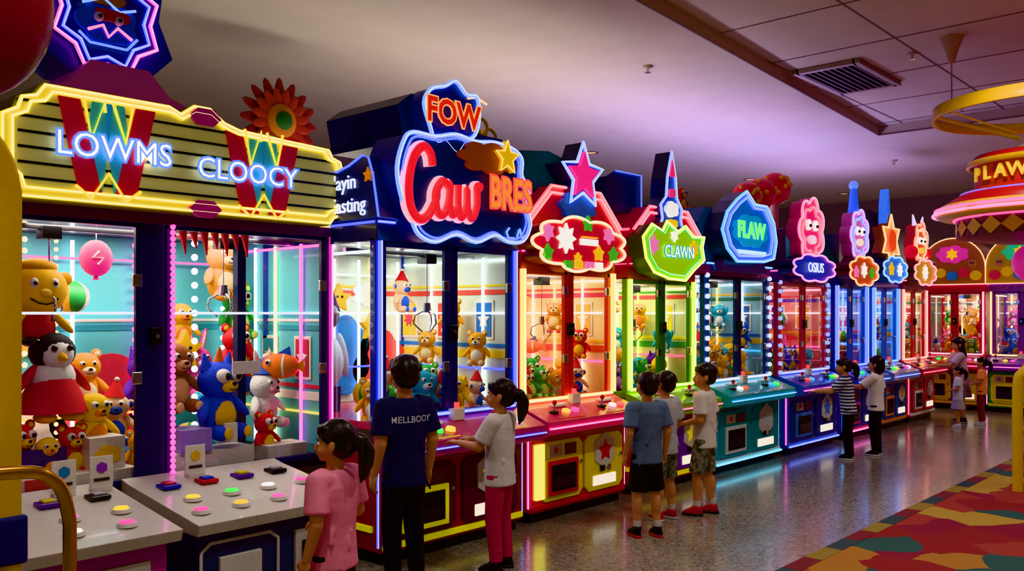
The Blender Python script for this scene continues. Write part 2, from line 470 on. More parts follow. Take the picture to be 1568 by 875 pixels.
    if not c.get('nocon'):
        n.neon([(-h, -con - .012, zf - .05), (h, -con - .012, zf - .05)], .007, led2)
        n.neon([(-h + .04, -.015, zc + .02), (h - .04, -.015, zc + .02)], .014, led)
        if c.get('foot'): n.neon([(-h, -bf - .02, .1), (h, -bf - .02, .1)], .012, E(c['foot'], 4))
    n.neon([(-h, -.03, zh - .02), (h, -.03, zh - .02)], .010, led2)
    for sx in (-1, 1): n.tube([(sx * (h + .008), 0, zh - .02), (sx * (h + .008), D, zh - .02)], .009, led2)
    inner = c.get('inner', ['fff4d0', 'ffe860'])
    k = 0
    for fx in c.get('ix', (-.36, -.12, .14, .36)):
        m_ = E(inner[k % len(inner)], 6); k += 1
        if c.get('ibeads') and k % 2 == 0: n.beads((fx * w, D - .1, zc + .05), (fx * w, D - .1, zt - .05), .018, .07, m_)
        else: n.tube([(fx * w, D - .1, zc + .03), (fx * w, D - .1, zt - .04)], .013, m_)
    for k, yy in enumerate((.3, .62, .88)):
        if yy < D: n.tube([(h - .05, yy, zc + .03), (h - .05, yy, zt - .04)], .012, E(inner[k % len(inner)], 5))  # side-wall tubes added to brighten the interior
    n.tube([(-h + .05, D - .12, 1.6), (h - .05, D - .12, 1.6)], .009, E('f4f8ff', 4))  # added tube standing in for the eye-level reflection line on the glass
    n.tube([(h - .05, .08, 1.6), (h - .05, D - .1, 1.6)], .008, E('f4f8ff', 3))  # same stand-in reflection line, continued along the side wall
    n.tube([(-h + .05, D - .12, zc + .28), (h - .05, D - .12, zc + .28)], .008, E(c['led2'], 3))
    n.tube([(h - .05, .08, zc + .28), (h - .05, D - .1, zc + .28)], .008, E(c['led2'], 3))
    n.tube([(-h + .05, D - .12, zt - .16), (h - .05, D - .12, zt - .16)], .008, E(inner[0], 3))
    for sx in (-1, 1): n.tube([(sx * (h - .045), .07, zt - .06), (sx * (h - .045), D - .08, zt - .06)], .01, E(inner[0], 4))
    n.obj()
    g = B('gantry', root)
    for m in (c.get('claws') or [0.1]):
        claw_unit(g, m * w, .4, zt, .32 + .1 * random.random())
    g.box(-h + .06, h - .06, .38, .42, zt - .05, zt - .02, CHR)
    g.obj()
    area('added_interior_fill', root, (0, D * .45, zt - .012), (0, 0, 0), w * .7, .5, c.get('lp', 9), c.get('lc', (1, .93, .8)))  # added fill light for the interior, no lamp fitting is modelled
    if not c.get('noprize'):
        nx = max(3, int(w / .2)); rows = c.get('rows', 3)
        for j in range(rows):
            for i in range(nx):
                fx = -h + .16 + (w - .32) * (i + .5 * (j % 2)) / (nx - .5)
                put(random.choice(kinds), root, (fx, .2 + j * .22 + random.uniform(-.03, .03), zc - .02 + j * .07), random.uniform(-.9, .5), random.uniform(.55, .85), random.uniform(-.25, .25))
        for i in range(4):
            put(random.choice(kinds), root, (-h + .2 + (w - .4) * i / 3, D - .22, zc + .48 + .22 * (i % 2)), random.uniform(-.3, .3), .7)
        for i in range(3):
            put(random.choice(kinds), root, (h - .16, .25 + .28 * i, zc + .3 + .24 * (i % 2)), -1.0, .65)
    if not c.get('nocon'):
        q = B('control_panel', root)
        sl = (zc - zf) / con
        def zz(y): return zf + (y + con) * sl
        cols = ['30ff50', 'ffe030', 'ff40c0', 'ffffff', 'ff5020', '40c0ff']
        for k, xc in enumerate((-w * .25, w * .25)):
            q.cone((xc - .1, -.17, zz(-.17)), (xc - .1, -.17, zz(-.17) + .012), .045, .04, BLK, 16)
            q.cone((xc - .1, -.17, zz(-.17)), (xc - .1, -.18, zz(-.17) + .07), .008, .007, CHR, 8)
            q.sph((xc - .1, -.18, zz(-.17) + .078), .02, P('d01020', .2))
            for i in range(2):
                q.cone((xc + .04 + i * .11, -.18, zz(-.18)), (xc + .04 + i * .11, -.185, zz(-.18) + .02), .036, .03, E(cols[(k * 2 + i + c.get('seed', 0)) % 6], 2), 16)
            q.box(xc - .02, xc + .15, -.11, -.05, zz(-.1) + .004, zz(-.06) + .01, P('f0e8e0', .4))
            q.box(xc - .17, xc + .17, -con + .02, -con + .05, zz(-con) + .002, zz(-con) + .012, A2)
        q.box(-.05, .05, -.08, -.02, zc - .03, zc + .05, P('e8e0d0', .4)); q.cone((0, -.05, zc + .05), (0, -.05, zc + .09), .02, .02, E('ff3020', 2))
        q.obj(.003)
    return root, w, h

# ---------------------------------------------------------------- room shell
def plane_box(name, *a, m=None, bevel=0):
    b = B(name); b.box(*a, m); return b.obj(bevel)
terr = ramp_mat('terrazzo', 'voronoi', 62, [(0, '8c857c'), (.4, '827a72'), (.6, '968c80'), (.8, 'a89e90'), (.93, '645e58')], .24, coat=.4)
plane_box('floor', -4, 19, -4, 11, -.1, 0, m=terr)
wallm = P('9a9088', .8, bump=.1, bs=6)
plane_box('wall_back', -4, 19, 11, 11.1, 0, 4.3, m=wallm)
plane_box('wall_front', -4, 19, -4.1, -4, 0, 4.3, m=wallm)
plane_box('wall_left', -4.1, -4, -4, 11, 0, 4.3, m=wallm)
plane_box('wall_right', 19, 19.1, -4, 11, 0, 4.3, m=wallm)
plane_box('baseboard_back', -4, 19, 10.97, 11, 0, .12, m=P('2a2020', .5))
plane_box('baseboard_right', 18.97, 19, -4, 10.97, 0, .12, m=P('2a2020', .5))
ceilm = P('c6beb2', .85, bump=.05, bs=3, var=.08)
b = B('ceiling'); b.box(-4, 19, -4, 11, 4.12, 4.25, ceilm)
ya, yb_ = 3.85 - 9.6 * .08, 3.85 + 6.5 * .08
b.prism([(-4, ya), (12.1, yb_), (12.1, -4), (19, -4), (19, 11), (-4, 11)], 4.0, 4.13, ceilm, 'z'); b.obj()
b = B('trim_1'); tm = P('7c7268', .6)
b.prism([(-4, ya - .008), (12.1, yb_ - .008), (12.1, yb_ + .01), (-4, ya + .01)], 3.995, 4.0, P('6c6058', .6), 'z'); b.box(12.08, 12.11, -4, yb_, 3.995, 4.0, P('6c6058', .6))
for k in range(0, 14): b.box(-3.7 + 1.2 * k, -3.685 + 1.2 * k, -4, 4.3, 4.115, 4.12, tm)
for k in range(0, 7): b.box(-4, 12.08, 4.05 - 1.2 * k, 4.065 - 1.2 * k, 4.115, 4.12, tm)
b.obj()
carp = ramp_mat('patterned_carpet', 'voronoi', 2.6, [(0, '8c3034'), (.2, 'a8743c'), (.34, '84283c'), (.5, '3c5c5a'), (.64, '9c4440'), (.82, 'b09048')], .95, distort=.25, bump=.5)
plane_box('carpet', 2, 15.3, -3.9, 2.35, 0, .012, m=carp)
b = B('carpet_border'); cc = [P('46545c', .95), P('7c3840', .95), P('947c44', .95)]
for k in range(41):
    b.box(2 + k * .32, 2 + k * .32 + .32, 2.351, 2.47, 0, .014, cc[k % 3])
b.obj()
b = B('ceiling_air_vent'); vm = P('1c1614', .6); vf = P('a0948c', .5)
vx, vy = 9.3, 3.68
b.box(vx - .55, vx + .55, vy - .3, vy + .3, 4.1, 4.114, vm)
for k in range(9): b.prism([(vy - .27 + k * .065, 4.07), (vy - .25 + k * .065, 4.07), (vy - .22 + k * .065, 4.11), (vy - .24 + k * .065, 4.11)], vx - .53, vx + .53, P('5a4e48', .5), 'x')
b.box(vx - .6, vx + .6, vy - .34, vy - .28, 4.07, 4.114, vf); b.box(vx - .6, vx + .6, vy + .28, vy + .34, 4.07, 4.114, vf)
b.box(vx - .6, vx - .53, vy - .3, vy + .3, 4.07, 4.114, vf); b.box(vx + .53, vx + .6, vy - .3, vy + .3, 4.07, 4.114, vf)
b.obj()
for (x, y) in ((8.9, 2.9), (7.2, 4.8), (11.6, 3.2), (14.2, 4.9)):
    b = B('ceiling_sprinkler'); z = 4.0 if (y > 4.4 or x > 12.1) else 4.12
    b.cone((x, y, z), (x, y, z - .02), .05, .045, P('c0b0a0', .4), 16); b.cone((x, y, z - .02), (x, y, z - .06), .012, .012, CHR); b.cone((x, y, z - .06), (x, y, z - .065), .03, .03, CHR, 12); b.obj()

# ---------------------------------------------------------------- machine 1 (wide marquee)
cfg = dict(D=1.25, zc=.64, zt=2.12, zh=2.2, post='141e50', base='301030', acc='e8e4dc', acc2='a01020', panel='202850', frame='162054', head='5c2458',
           back='58b4bc', hill=['e8e0d8', 'c83848', '2f8fa0'], led='ff50d8', led2='ffd830', inner=['ff60d0', 'fff0c0', 'ffffff'], ix=(-.33, -.24, -.1, .1, .22, .42), ibeads=True,
           nocon=True, mull=[-.2], mw=.14, noprize=True, claws=[-.3, .22], lp=34, ls=1)
cx1 = 2.535
root, w, h = claw_machine(1.5, 3.57, 4.9, cfg)
b = B('marquee', root)
face = P('d8d080', .5, emit=.16)
mp = [(-1.0, 2.17), (.9, 2.17), (.93, 2.21), (.99, 2.23), (1.01, 2.29), (1.05, 2.32), (1.05, 2.5), (1.0, 2.53), (.98, 2.59), (.92, 2.61), (.89, 2.66), (.24, 2.69), (.14, 2.72), (.05, 2.79), (-.05, 2.79), (-.13, 2.73), (-.2, 2.76), (-.86, 2.76), (-.9, 2.7), (-.97, 2.68), (-.99, 2.62), (-1.06, 2.58), (-1.06, 2.28), (-1.02, 2.24)]
b.prism(mp, -.14, .3, P('8a7a20', .4))
b.prism(scaled(mp, .985, .97), -.155, -.12, face)
Y_ = E('ffe610', 2.0)
for k, kz in ((.985, .96), (.945, .84)): b.neon([(p[0], -.168, p[1]) for p in scaled(mp, k, kz)], .011, Y_, True)
for k in range(6):
    z = 2.27 + k * .077
    b.box(-.97, .95, -.162, -.15, z, z + .014, BLK)
for xc, zc_ in ((-.53, 2.46), (.4, 2.44)):
    for (a, e, col) in ((-.2, -.09, 'd02838'), (-.03, -.09, '50b8d0'), (.03, .09, '50b8d0'), (.2, .09, 'd02838')):
        b.prism([(xc + a - .055, zc_ + .25), (xc + a + .055, zc_ + .25), (xc + e + .058, zc_ - .24), (xc + e - .058, zc_ - .24)], -.168 - (.004 if col[0] == 'd' else 0), -.158, P(col, .4, emit=.15))
    b.tube([(xc - .13, -.176, zc_ + .26), (xc - .09, -.176, zc_ + .05), (xc - .02, -.176, zc_ + .26), (xc - .02, -.176, zc_ + .2)], .009, Y_)
    b.tube([(xc + .13, -.176, zc_ + .26), (xc + .09, -.176, zc_ + .05), (xc + .02, -.176, zc_ + .26)], .009, Y_)
    b.tube([(xc - .17, -.176, zc_ - .2), (xc - .09, -.176, zc_ - .26), (xc, -.176, zc_ - .12), (xc + .09, -.176, zc_ - .26), (xc + .17, -.176, zc_ - .2)], .009, Y_)
for z in (2.73, 2.2): b.prism(poly(0.02, z, .1, 6, R90, 1., .55), -.18, -.15, P('c83880', .4, emit=.12))
b.box(-1.03, 1.03, -.03, .3, 2.11, 2.19, P('6a2458', .4))
b.prism([(-.78, 2.74), (.1, 2.74), (-.0, 2.8), (-.12, 2.84), (-.24, 2.97), (-.56, 2.97), (-.66, 2.84), (-.75, 2.8)], -.02, .5, P('b85c9c', .5, emit=.1))  # mound's faint emission stands in for neon light falling on it
b.obj(.004)
text('LOWMS', (-.5, -.195, 2.465), .175, E('ffffff', 3.4), root, outline=E('4c90ff', 2.6), orad=.007, sx=.98, bold=.004)
text('CLOOCY', (.29, -.195, 2.43), .165, E('ffffff', 3.4), root, outline=E('4c90ff', 2.6), orad=.007, sx=.97, bold=.004)
b = B('topper_crest', root)
o8 = [(-.34, 3.02), (-.2, 2.93), (.2, 2.93), (.36, 3.1), (.28, 3.3), (.3, 3.45), (.1, 3.62), (-.15, 3.64), (-.32, 3.45)]
o8 = [(p[0] * 1.05 - .42, p[1]) for p in o8]
b.prism(o8, .1, .45, P('2850c0', .35))
X0, Z0 = -.44, 3.25
zig = []
for i in range(16):
    t = 2 * math.pi * i / 16; R = .32 if i % 2 else .255
    zig.append((X0 + R * math.sin(t) * .95, Z0 + R * math.cos(t) * 1.05))
b.prism(zig, .07, .12, P('1c2470', .4)); b.neon([(p[0], .055, p[1]) for p in zig], .012, E('ff58d8', 3.4), True)
b.neon([(p[0], .055, p[1]) for p in scaled(zig, .84)], .010, E('4060ff', 4), True)
ink(b, blob(X0, Z0 - .04, .16, .12, 5, .2, 40), .06, P('2848d0', .4, emit=.1)); ink(b, blob(X0 - .02, Z0 + .11, .12, .06, 4, .2, 30), .05, P('c07838', .4)); ink(b, blob(X0 + .02, Z0 - .0, .1, .035, 4, .2, 30), .045, P('d03040', .4))
b.tube([(X0 - .14, .04, Z0 + .04), (X0 - .03, .04, Z0 + .09), (X0 + .06, .04, Z0 + .03), (X0 + .15, .04, Z0 + .06)], .008, E('80b0ff', 3)); b.tube([(X0 - .11, .04, Z0 - .1), (X0 - .03, .04, Z0 - .06), (X0, .04, Z0 - .12), (X0 + .05, .04, Z0 - .06), (X0 + .13, .04, Z0 - .11)], .009, E('ff90c0', 3))
b.tube([(X0 - .16, .04, Z0 - .12), (X0 - .1, .04, Z0 - .17), (X0 + .1, .04, Z0 - .17), (X0 + .16, .04, Z0 - .1)], .008, E('6090ff', 3))
for s in (-1, 1): b.sph((X0 + s * .055, .04, Z0 - .02), .026, WHT); b.sph((X0 + s * .055, .018, Z0 - .02), .012, BLK)
b.obj(.004)
for (i, s, y, z, sc, rz) in ((13, 1.87, 5.35, 1.42, 1.05, 0), (10, 1.93, 5.3, .98, 1.25, .1), (2, 2.13, 5.25, .78, .9, .2), (4, 2.0, 5.2, .68, .7, 0), (16, 2.3, 5.35, .8, .8, -.3), (12, 2.22, 5.6, 1.0, .9, 0), (4, 1.72, 5.2, .68, .8, .3), (2, 1.7, 5.6, 1.1, .9, 0),
    (1, 2.86, 5.15, .8, 1.25, .25), (7, 2.6, 5.22, .98, 1.1, .2), (8, 2.6, 5.6, .95, 1., 0), (0, 3.2, 5.7, 1.68, 1.05, .1), (6, 3.05, 5.5, .72, 1.0, 0), (11, 2.95, 5.75, 1.2, .9, .2), (4, 3.25, 5.6, 1.15, .9, 0), (9, 3.35, 5.4, .8, 1., .3),
    (4, 2.75, 5.8, 1.5, .8, 0), (2, 3.0, 5.9, 1.35, .8, 0), (5, 3.4, 5.85, 1.4, 1., 0), (15, 2.25, 5.85, 1.6, .8, 0), (6, 1.75, 5.9, 1.7, .7, 0), (3, 2.55, 5.2, .66, .7, .1), (4, 3.2, 5.15, .66, .7, .3),
    (14, 3.42, 5.3, 1.1, .9, -.8), (16, 3.4, 5.7, 1.0, .8, -.6), (2, 1.85, 5.15, .68, .6, 0), (12, 2.36, 5.15, .66, .6, -.2), (15, 2.9, 5.6, .66, .8, 0), (3, 3.1, 5.85, 1.0, .9, 0)):
    put(i, root, (s - cx1, y - 4.9, z), rz, sc)
b = B('prize_shelf_props', root)
b.box(-.98, -.25, .1, .35, .64, .72, P('e0d8c8', .5)); b.box(-.9, -.6, .2, .5, .72, .86, P('30206a', .4)); b.box(-.5, -.3, .15, .4, .72, .9, P('e0d8c8', .4)); b.prism(blob(-.4, .8, .07, .05, 5, .2, 30), .14, .16, P('e8b020', .4))
b.sph((-.32, .5, 1.93), (.1, .05, .11), P('ff4098', .4, emit=.5)); b.tube([(-.32, .455, 1.97), (-.36, .45, 1.93), (-.3, .445, 1.93), (-.33, .45, 1.89)], .008, WHT); b.cone((-.32, .5, 1.8), (-.32, .5, 1.83), .02, .01, P('ff4098', .4)); b.cone((-.32, .5, 2.03), (-.32, .5, 2.12), .003, .003, CHR, 6)
b.box(-.05, .5, .1, .32, .64, .76, P('e8e0d4', .5)); b.box(.0, .2, .08, .3, .76, .9, P('a090d8', .5)); b.box(.28, .36, .06, .09, .8, .92, P('e8e0d0', .5))
b.box(-.85, -.62, .09, .105, .66, .72, P('d04040', .5)); b.box(.6, .9, .1, .3, .64, .74, P('e8e0d4', .5)); b.box(.32, .52, .05, .06, 1.22, 1.3, P('e8e0d8', .5))
for k in range(8):
    b.cone((.0 + k * .07, .2, 2.12), (.02 + k * .07, .2, 2.0 - .04 * (k % 2)), .03, .004, P('e01818', .5), 6)
b.box(.5, .56, .3, .36, .64, 2.1, P('24304c', .3))
b.obj(.004)
n = B('bead_and_reflection_strips', root)
n.beads((-.1, -.02, .68), (-.1, -.02, 2.1), .017, .034, E('ff50d8', 3.4)); n.beads((-.99, .06, .68), (-.99, .06, 2.08), .013, .03, E('ff50d8', 3.4)); n.beads((-.62, 1.05, .68), (-.62, 1.05, 2.08), .016, .034, E('ff50d8', 3.4))
n.beads((.28, .45, .7), (.28, .45, 2.05), .022, .085, E('f4f8ff', 6)); n.beads((-.4, .9, .7), (-.4, .9, 2.05), .014, .05, E('fff0b0', 4))
n.tube([(-.97, .1, 1.6), (-.28, .1, 1.6)], .007, E('e8f0ff', 3)); n.tube([(-.1, .1, 1.6), (.97, .1, 1.6)], .007, E('e8f0ff', 3)); n.obj()  # the two tubes are added glowing rods imitating a reflection across the glass
def console(xa, xb, body, off):
    b = B('player_console', root)
    top = P('d4cec4', .35, coat=.4)
    b.prism([(-.85, .5), (-.87, .56), (-.1, .66), (0., .68), (0, .5)], xa, xb, top, 'x')
    b.box(xa + .04, xb - .04, -.78, 0, .0, .51, body)
    def zz(y): return .56 + (y + .87) * .13
    cols = ['ffe020', 'ff60c0', 'ff50b0', '40ff50', 'ff70d0', 'ffd020', 'ffffff']
    L = xb - xa
    for k in range(8):
        x = xa + .1 + (L - .2) * (k % 4) / 3.4 + (.06 if k > 3 else 0); y = -.7 + (.2 if k > 3 else 0)
        b.cone((x, y, zz(y)), (x, y, zz(y) + .018), .05, .043, P('e8e4dc', .3), 20)
        b.cone((x, y, zz(y) + .016), (x, y, zz(y) + .027), .038, .032, E(cols[(k * 3 + off) % 7], 1.5), 20)
    for k in range(4):
        x = xa + .15 + k * (L - .3) / 3
        b.box(x - .05, x + .05, -.3, -.2, zz(-.25), zz(-.25) + .022, P(('2030c0', 'c01828', '501898', '18181c')[k], .3))
        b.box(x - .03, x + .03, -.28, -.22, zz(-.25) + .02, zz(-.25) + .035, P(('d03048', '2848d0', 'd0c020', 'a8a8b0')[k], .3))
    x = xa + L * .28
    W = P('d8d4cc', .4)
    b.tube([(x - .22, -.79, .1), (x - .22, -.79, .4), (x - .17, -.79, .44), (x + .17, -.79, .44), (x + .22, -.79, .4), (x + .22, -.79, .1)], .01, W)
    b.box(x - .12, x + .12, -.8, -.77, .1, .36, W)
    x = xa + L * .75
    b.box(x - .13, x + .13, -.8, -.77, .08, .42, P('c8c0b8', .4)); b.box(x - .09, x + .09, -.815, -.79, .12, .36, P('30343c', .3)); b.prism(blob(x, .26, .06, .07, 4, .2, 30), -.825, -.8, P('a0a4ac', .3))
    b.obj(.012)
console(-1.5, -.47, P('b0408c', .35), 0); console(-.39, .58, P('3c4668', .35), 2)
b = B('rule_placards', root)
for x, c_ in ((-.74, '3080c0'), (-.02, 'e8b020'), (-.55, '9048c0')):
    b.box(x - .06, x + .06, -.13, -.12, .68, .84, P('e8e4d8', .4)); b.prism(poly(x, .78, .03, 6), -.137, -.12, P(c_, .4)); b.box(x - .04, x + .04, -.135, -.12, .71, .725, P('4a4a50', .4)); b.box(x - .05, x + .05, -.15, -.09, .655, .68, P('e8e4d8', .4))
b.obj()
b = B('giant_artificial_flower'); fx, fy, fz = 4.12, 6.4, 3.2
for ring, (R, L, col) in enumerate(((.2, .17, '801418'), (.14, .14, '9c2a1c'))):
    for k in range(16):
        t = 2 * math.pi * (k + .5 * ring) / 16
        d = Vector((math.sin(t), 0, math.cos(t))); s_ = Vector((math.cos(t), 0, -math.sin(t)))
        b.ell(Vector((fx, fy - .03 * ring, fz)) + d * R, s_ * .05, Vector((0, .012, 0)), d * L, P(col, .6), 10, 6)
b.sph((fx, fy - .04, fz), (.14, .04, .14), P('b86c20', .7)); b.sph((fx, fy - .07, fz), (.08, .04, .08), P('1c5a28', .7)); b.cone((fx, fy + .02, 0), (fx, fy + .02, fz), .025, .02, P('1c5a28', .7), 12); b.cone((fx, fy + .02, 0), (fx, fy + .02, .04), .2, .18, P('1c5a28', .7), 20)
b.obj()

# ---------------------------------------------------------------- machine 2
cfg = dict(D=1.3, zt=2.06, zh=2.2, con=.28, bf=.06, post='2438b0', base='a01828', acc='c03058', acc2='e8e020', panel='5a1428', frame='182060', head='1c2c70', back='c8d0c0',
           hill=['e8d020', '2878c8', 'e04030'], led='4060ff', led2='3858ff', inner=['f4ffff', 'fff060', 'ffffff'], ix=(-.4, -.27, -.08, .1, .22, .4), lp=14, lc=(.95, 1, .9), rows=2, a2glow=1, kinds=[2, 12, 4, 5, 0, 11, 6, 1, 14, 16, 15])
root, w, h = claw_machine(3.53, 4.86, 4.4, cfg)
N = P('182a80', .35); BW = E('70a4ff', 3.6); BL = E('3868ff', 3.4)
b = B('marquee', root)
out = crom([(-.6, 2.32), (-.64, 2.5), (-.58, 2.68), (-.5, 2.74), (-.3, 2.74), (-.1, 2.78), (.1, 2.76), (.3, 2.78), (.5, 2.76), (.6, 2.7), (.6, 2.58), (.68, 2.5), (.66, 2.36), (.7, 2.24), (.62, 2.12), (.45, 2.1), (.3, 2.14), (.1, 2.08), (-.1, 2.12), (-.3, 2.06), (-.45, 2.1), (-.52, 2.2)], 4, True)
out = [(p[0] * .93 - .06, p[1]) for p in out]
b.prism(out, -.18, .1, P('1828a0', .35)); b.prism(scaled(out, .97), -.19, -.16, P('123070', .35, emit=.1))
b.neon([(p[0], -.2, p[1]) for p in out], .015, BW, True); b.tube([(p[0], -.2, p[1]) for p in scaled(out, .93)], .008, BL, True)
letters = [[(.46, .74), (.42, .9), (.3, .97), (.14, .82), (.05, .5), (.08, .2), (.22, .05), (.38, .1), (.5, .26)],
           [(.76, .5), (.64, .56), (.52, .4), (.54, .18), (.66, .14), (.76, .32), (.78, .54), (.77, .24), (.84, .15), (.9, .24)],
           [(.93, .54), (.93, .25), (1.0, .13), (1.09, .28), (1.1, .5), (1.11, .25), (1.2, .13), (1.29, .3), (1.3, .54), (1.38, .56)]]
for L in letters:
    pth = crom([(-.61 + p[0] * .48, 2.17 + p[1] * .5) for p in L], 6)
    b.tube([(p[0], -.2, p[1]) for p in pth], .042, E('ffb8c8', 2.4), n=10)
    b.tube([(p[0], -.226, p[1]) for p in pth], .031, P('f01828', .35, emit=.8), n=10)
b.tube([(.37, -.2, 2.2), (.34, -.2, 2.17), (.36, -.2, 2.13), (.42, -.2, 2.13)], .008, BW); b.tube(crom([(.45, -.2, 2.14), (.48, -.2, 2.2), (.5, -.2, 2.14), (.54, -.2, 2.16)], 3), .007, BW)
bear = blob(.15, 2.66, .26, .1, 7, .25, 56); b.prism(bear, -.22, -.15, P('b05028', .5, emit=.12)); b.prism(star(.3, 2.68, .12, .055), -.25, -.2, P('f0c020', .4, emit=.5))
b.tube([(p[0], -.25, p[1]) for p in star(.3, 2.68, .12, .055)], .006, E('ffe060', 3), True)
fo = crom([(-.33, 2.84), (-.38, 2.98), (-.32, 3.08), (-.2, 3.12), (-.1, 3.17), (.0, 3.1), (.1, 3.1), (.12, 2.96), (.08, 2.84), (-.02, 2.78), (-.1, 2.7), (-.2, 2.76), (-.28, 2.74)], 4, True)
fo = [(p[0] - .03, p[1] - .03) for p in fo]
b.prism(fo, -.16, -.02, P('182a90', .35, emit=.08)); b.neon([(p[0], -.175, p[1]) for p in fo], .014, BW, True)
b.prism([(-.45, 2.72), (.2, 2.72), (.16, 2.98), (-.05, 3.04), (-.38, 3.04), (-.5, 2.95)], -.02, .75, P('182468', .4))
b.tube([(-.01, -.17, 3.05), (.07, -.17, 3.07), (.17, -.17, 3.04)], .008, E('ffd080', 4))
b.obj(.004)
text('BRES', (.35, -.235, 2.42), .3, P('f89020', .4, emit=.9), root, outline=E('ff3820', 1.8), orad=.008, sx=.68, bold=.012, name='marquee_word')
text('FOW', (-.16, -.19, 2.91), .22, P('e02818', .4, emit=.7), root, outline=E('ffa850', 2.5), orad=.006, sx=.95, bold=.01, name='crest_word')
b = B('side_sign', root); xs_ = -h
sp = crom([(-.1, 2.2), (.0, 2.58), (.2, 2.55), (.38, 2.52), (.48, 2.6), (.7, 2.62), (.95, 2.58), (1.0, 2.5), (1.0, 2.2)], 3)
b.prism(sp, xs_ - .05, xs_ + .12, N, 'x'); b.tube([(xs_ - .055, p[0], p[1]) for p in sp], .008, BL)
b.prism([(.0 + p[0], p[1]) for p in star(0, 2.47, .05, .024)], xs_ - .065, xs_ - .04, P('e88820', .4, emit=.4), 'x')
b.obj()
RS = (R90, 0, -R90)
text("L'ayin", (xs_ - .06, .27, 2.44), .135, E('e8f0ff', 2), root, rot=RS, name='side_word'); text('Easting', (xs_ - .06, .21, 2.29), .135, E('e8f0ff', 2), root, rot=RS, name='side_word')
b = B('large_costumed_bear_prize', root)
wm = P('c8d0e8', .8); nm = P('34406c', .7)
bx, by = -.48, .78
b.sph((bx, by, 1.25), (.13, .11, .2), wm); b.sph((bx, by, 1.58), (.1, .09, .1), P('7a7a90', .8)); b.prism(poly(bx, 1.68, .1, 3, 0, 1, 1.4), by - .05, by + .05, nm)
for s in (-1, 1):
    b.ell((bx + s * .14, by, 1.3), (.04, 0, 0), (0, .04, 0), (s * .03, 0, -.16), wm); b.cone((bx + s * .06, by, 1.08), (bx + s * .06, by, .9), .06, .05, nm); b.sph((bx + s * .035, by - .09, 1.6), .014, WHT)
b.obj()
b = B('topper_characters', root); gd = P('e0b030', .3, .3)
b.sph((.36, .3, 2.98), .1, P('d83020', .5)); b.sph((.36, .22, 3.0), (.06, .04, .06), P('f0a040', .5)); b.cone((.32, .3, 3.06), (.28, .3, 3.18), .03, .01, gd); b.cone((.4, .3, 3.06), (.46, .3, 3.16), .03, .01, gd)
b.box(.2, .62, .1, .6, 2.2, 2.9, P('2438a0', .4))
for s in (-1, 1): b.sph((.36 + s * .03, .19, 3.02), .014, WHT)
b.sph((.62, .35, 2.88), (.12, .1, .08), P('2840a8', .5)); b.tube([(.74 + .07 * math.cos(t), .35, 2.96 + .07 * math.sin(t)) for t in [i * .4 for i in range(16)]], .014, gd, True)
b.tube([(.6 + .06 * math.cos(t), .3, 3.02 + .06 * math.sin(t)) for t in [i * .4 for i in range(16)]], .014, gd, True)
b.prism([(.5, 2.95), (.78, 2.95), (.8, 3.06), (.73, 3.0), (.68, 3.08), (.62, 3.0), (.56, 3.09), (.53, 3.0), (.48, 3.06)], .42, .5, gd)
b.obj(.004)

# ---------------------------------------------------------------- machine 3 (star, red/yellow)
cfg = dict(D=1.1, zt=1.94, zh=2.1, post='d82020', base='c81828', acc='e03868', acc2='d01828', panel='f0dc18', frame='d01c24', head='c02424', back='f0e0a0', hill=['e04828', 'f0c020', 'd83060'],
           led='fff050', led2='ff60d0', inner=['fffbe0', 'ffe848'], lp=12, lc=(1, .95, .7), lr=.024, seed=1, rows=2, slot='fff050', kinds=[2, 4, 5, 0, 12, 11, 16, 5, 15, 14])
root, w, h = claw_machine(5.0, 6.22, 4.5, cfg)
def gable(b, root, h, zb, zp, zlow, fc, neon, dep=.9):
    pts = [(-h - .02, zb), (h + .02, zb), (h + .02, zlow), (.32, zp), (-.32, zp), (-h - .02, zlow)]
    b.prism(pts, -.06, dep, fc)
    for o in (0, -.055): b.neon([(-h, -.075, zlow + o), (-.32, -.075, zp + o), (.32, -.075, zp + o), (h, -.075, zlow + o)], .015, neon)
    for s in (-1, 1): b.tube([(s * (h + .02), -.04, zlow), (s * (h + .02), dep, zlow)], .012, neon)
b = B('roof_gable', root); gable(b, root, h, 2.08, 2.6, 2.32, P('d02838', .4, emit=.12), E('ff5058', 3.4)); b.obj(.003)
b = B('marquee', root, -.1)
mk = blob(0, 2.14, .56, .2, 9, .16, 90); sign(b, mk, -.2, .17, P('d82038', .35, emit=.3), P('8a1018', .4), E('ffe090', 3.6), .013)
FL = [P('f0f0e8', .4, emit=1.1), P('50c040', .4, emit=.5), P('f0c028', .4, emit=.7), P('f080c0', .4, emit=.7)]
for (x, z, R, k, nn) in ((-.2, 2.18, .12, 0, 8), (.08, 2.31, .07, 1, 5), (.36, 2.24, .08, 3, 6), (-.42, 2.22, .08, 3, 6), (.22, 2.08, .07, 2, 5), (.42, 2.08, .07, 1, 5), (-.42, 2.06, .07, 1, 5), (-.05, 2.03, .05, 2, 6)):
    ink(b, star(x, z, R, R * .6, nn), -.2, FL[k], .02)
b.box(-.02, .2, -.222, -.19, 2.14, 2.19, FL[0]); b.box(.0, .2, -.222, -.19, 2.2, 2.21, FL[2])
for k in range(4): b.box(-.22 + k * .13, -.13 + k * .13, -.225, -.19, 1.95, 2.01, FL[(k + 1) % 4])
b.prism([(-.56, 2.55), (.1, 2.55), (.1, 2.86), (-.1, 2.9), (-.45, 2.86), (-.56, 2.78)], .05, .8, P('127078', .4))
ink(b, blob(.08, 2.46, .22, .11, 7, .2, 50), -.09, P('3868d0', .4, emit=.15), .03)
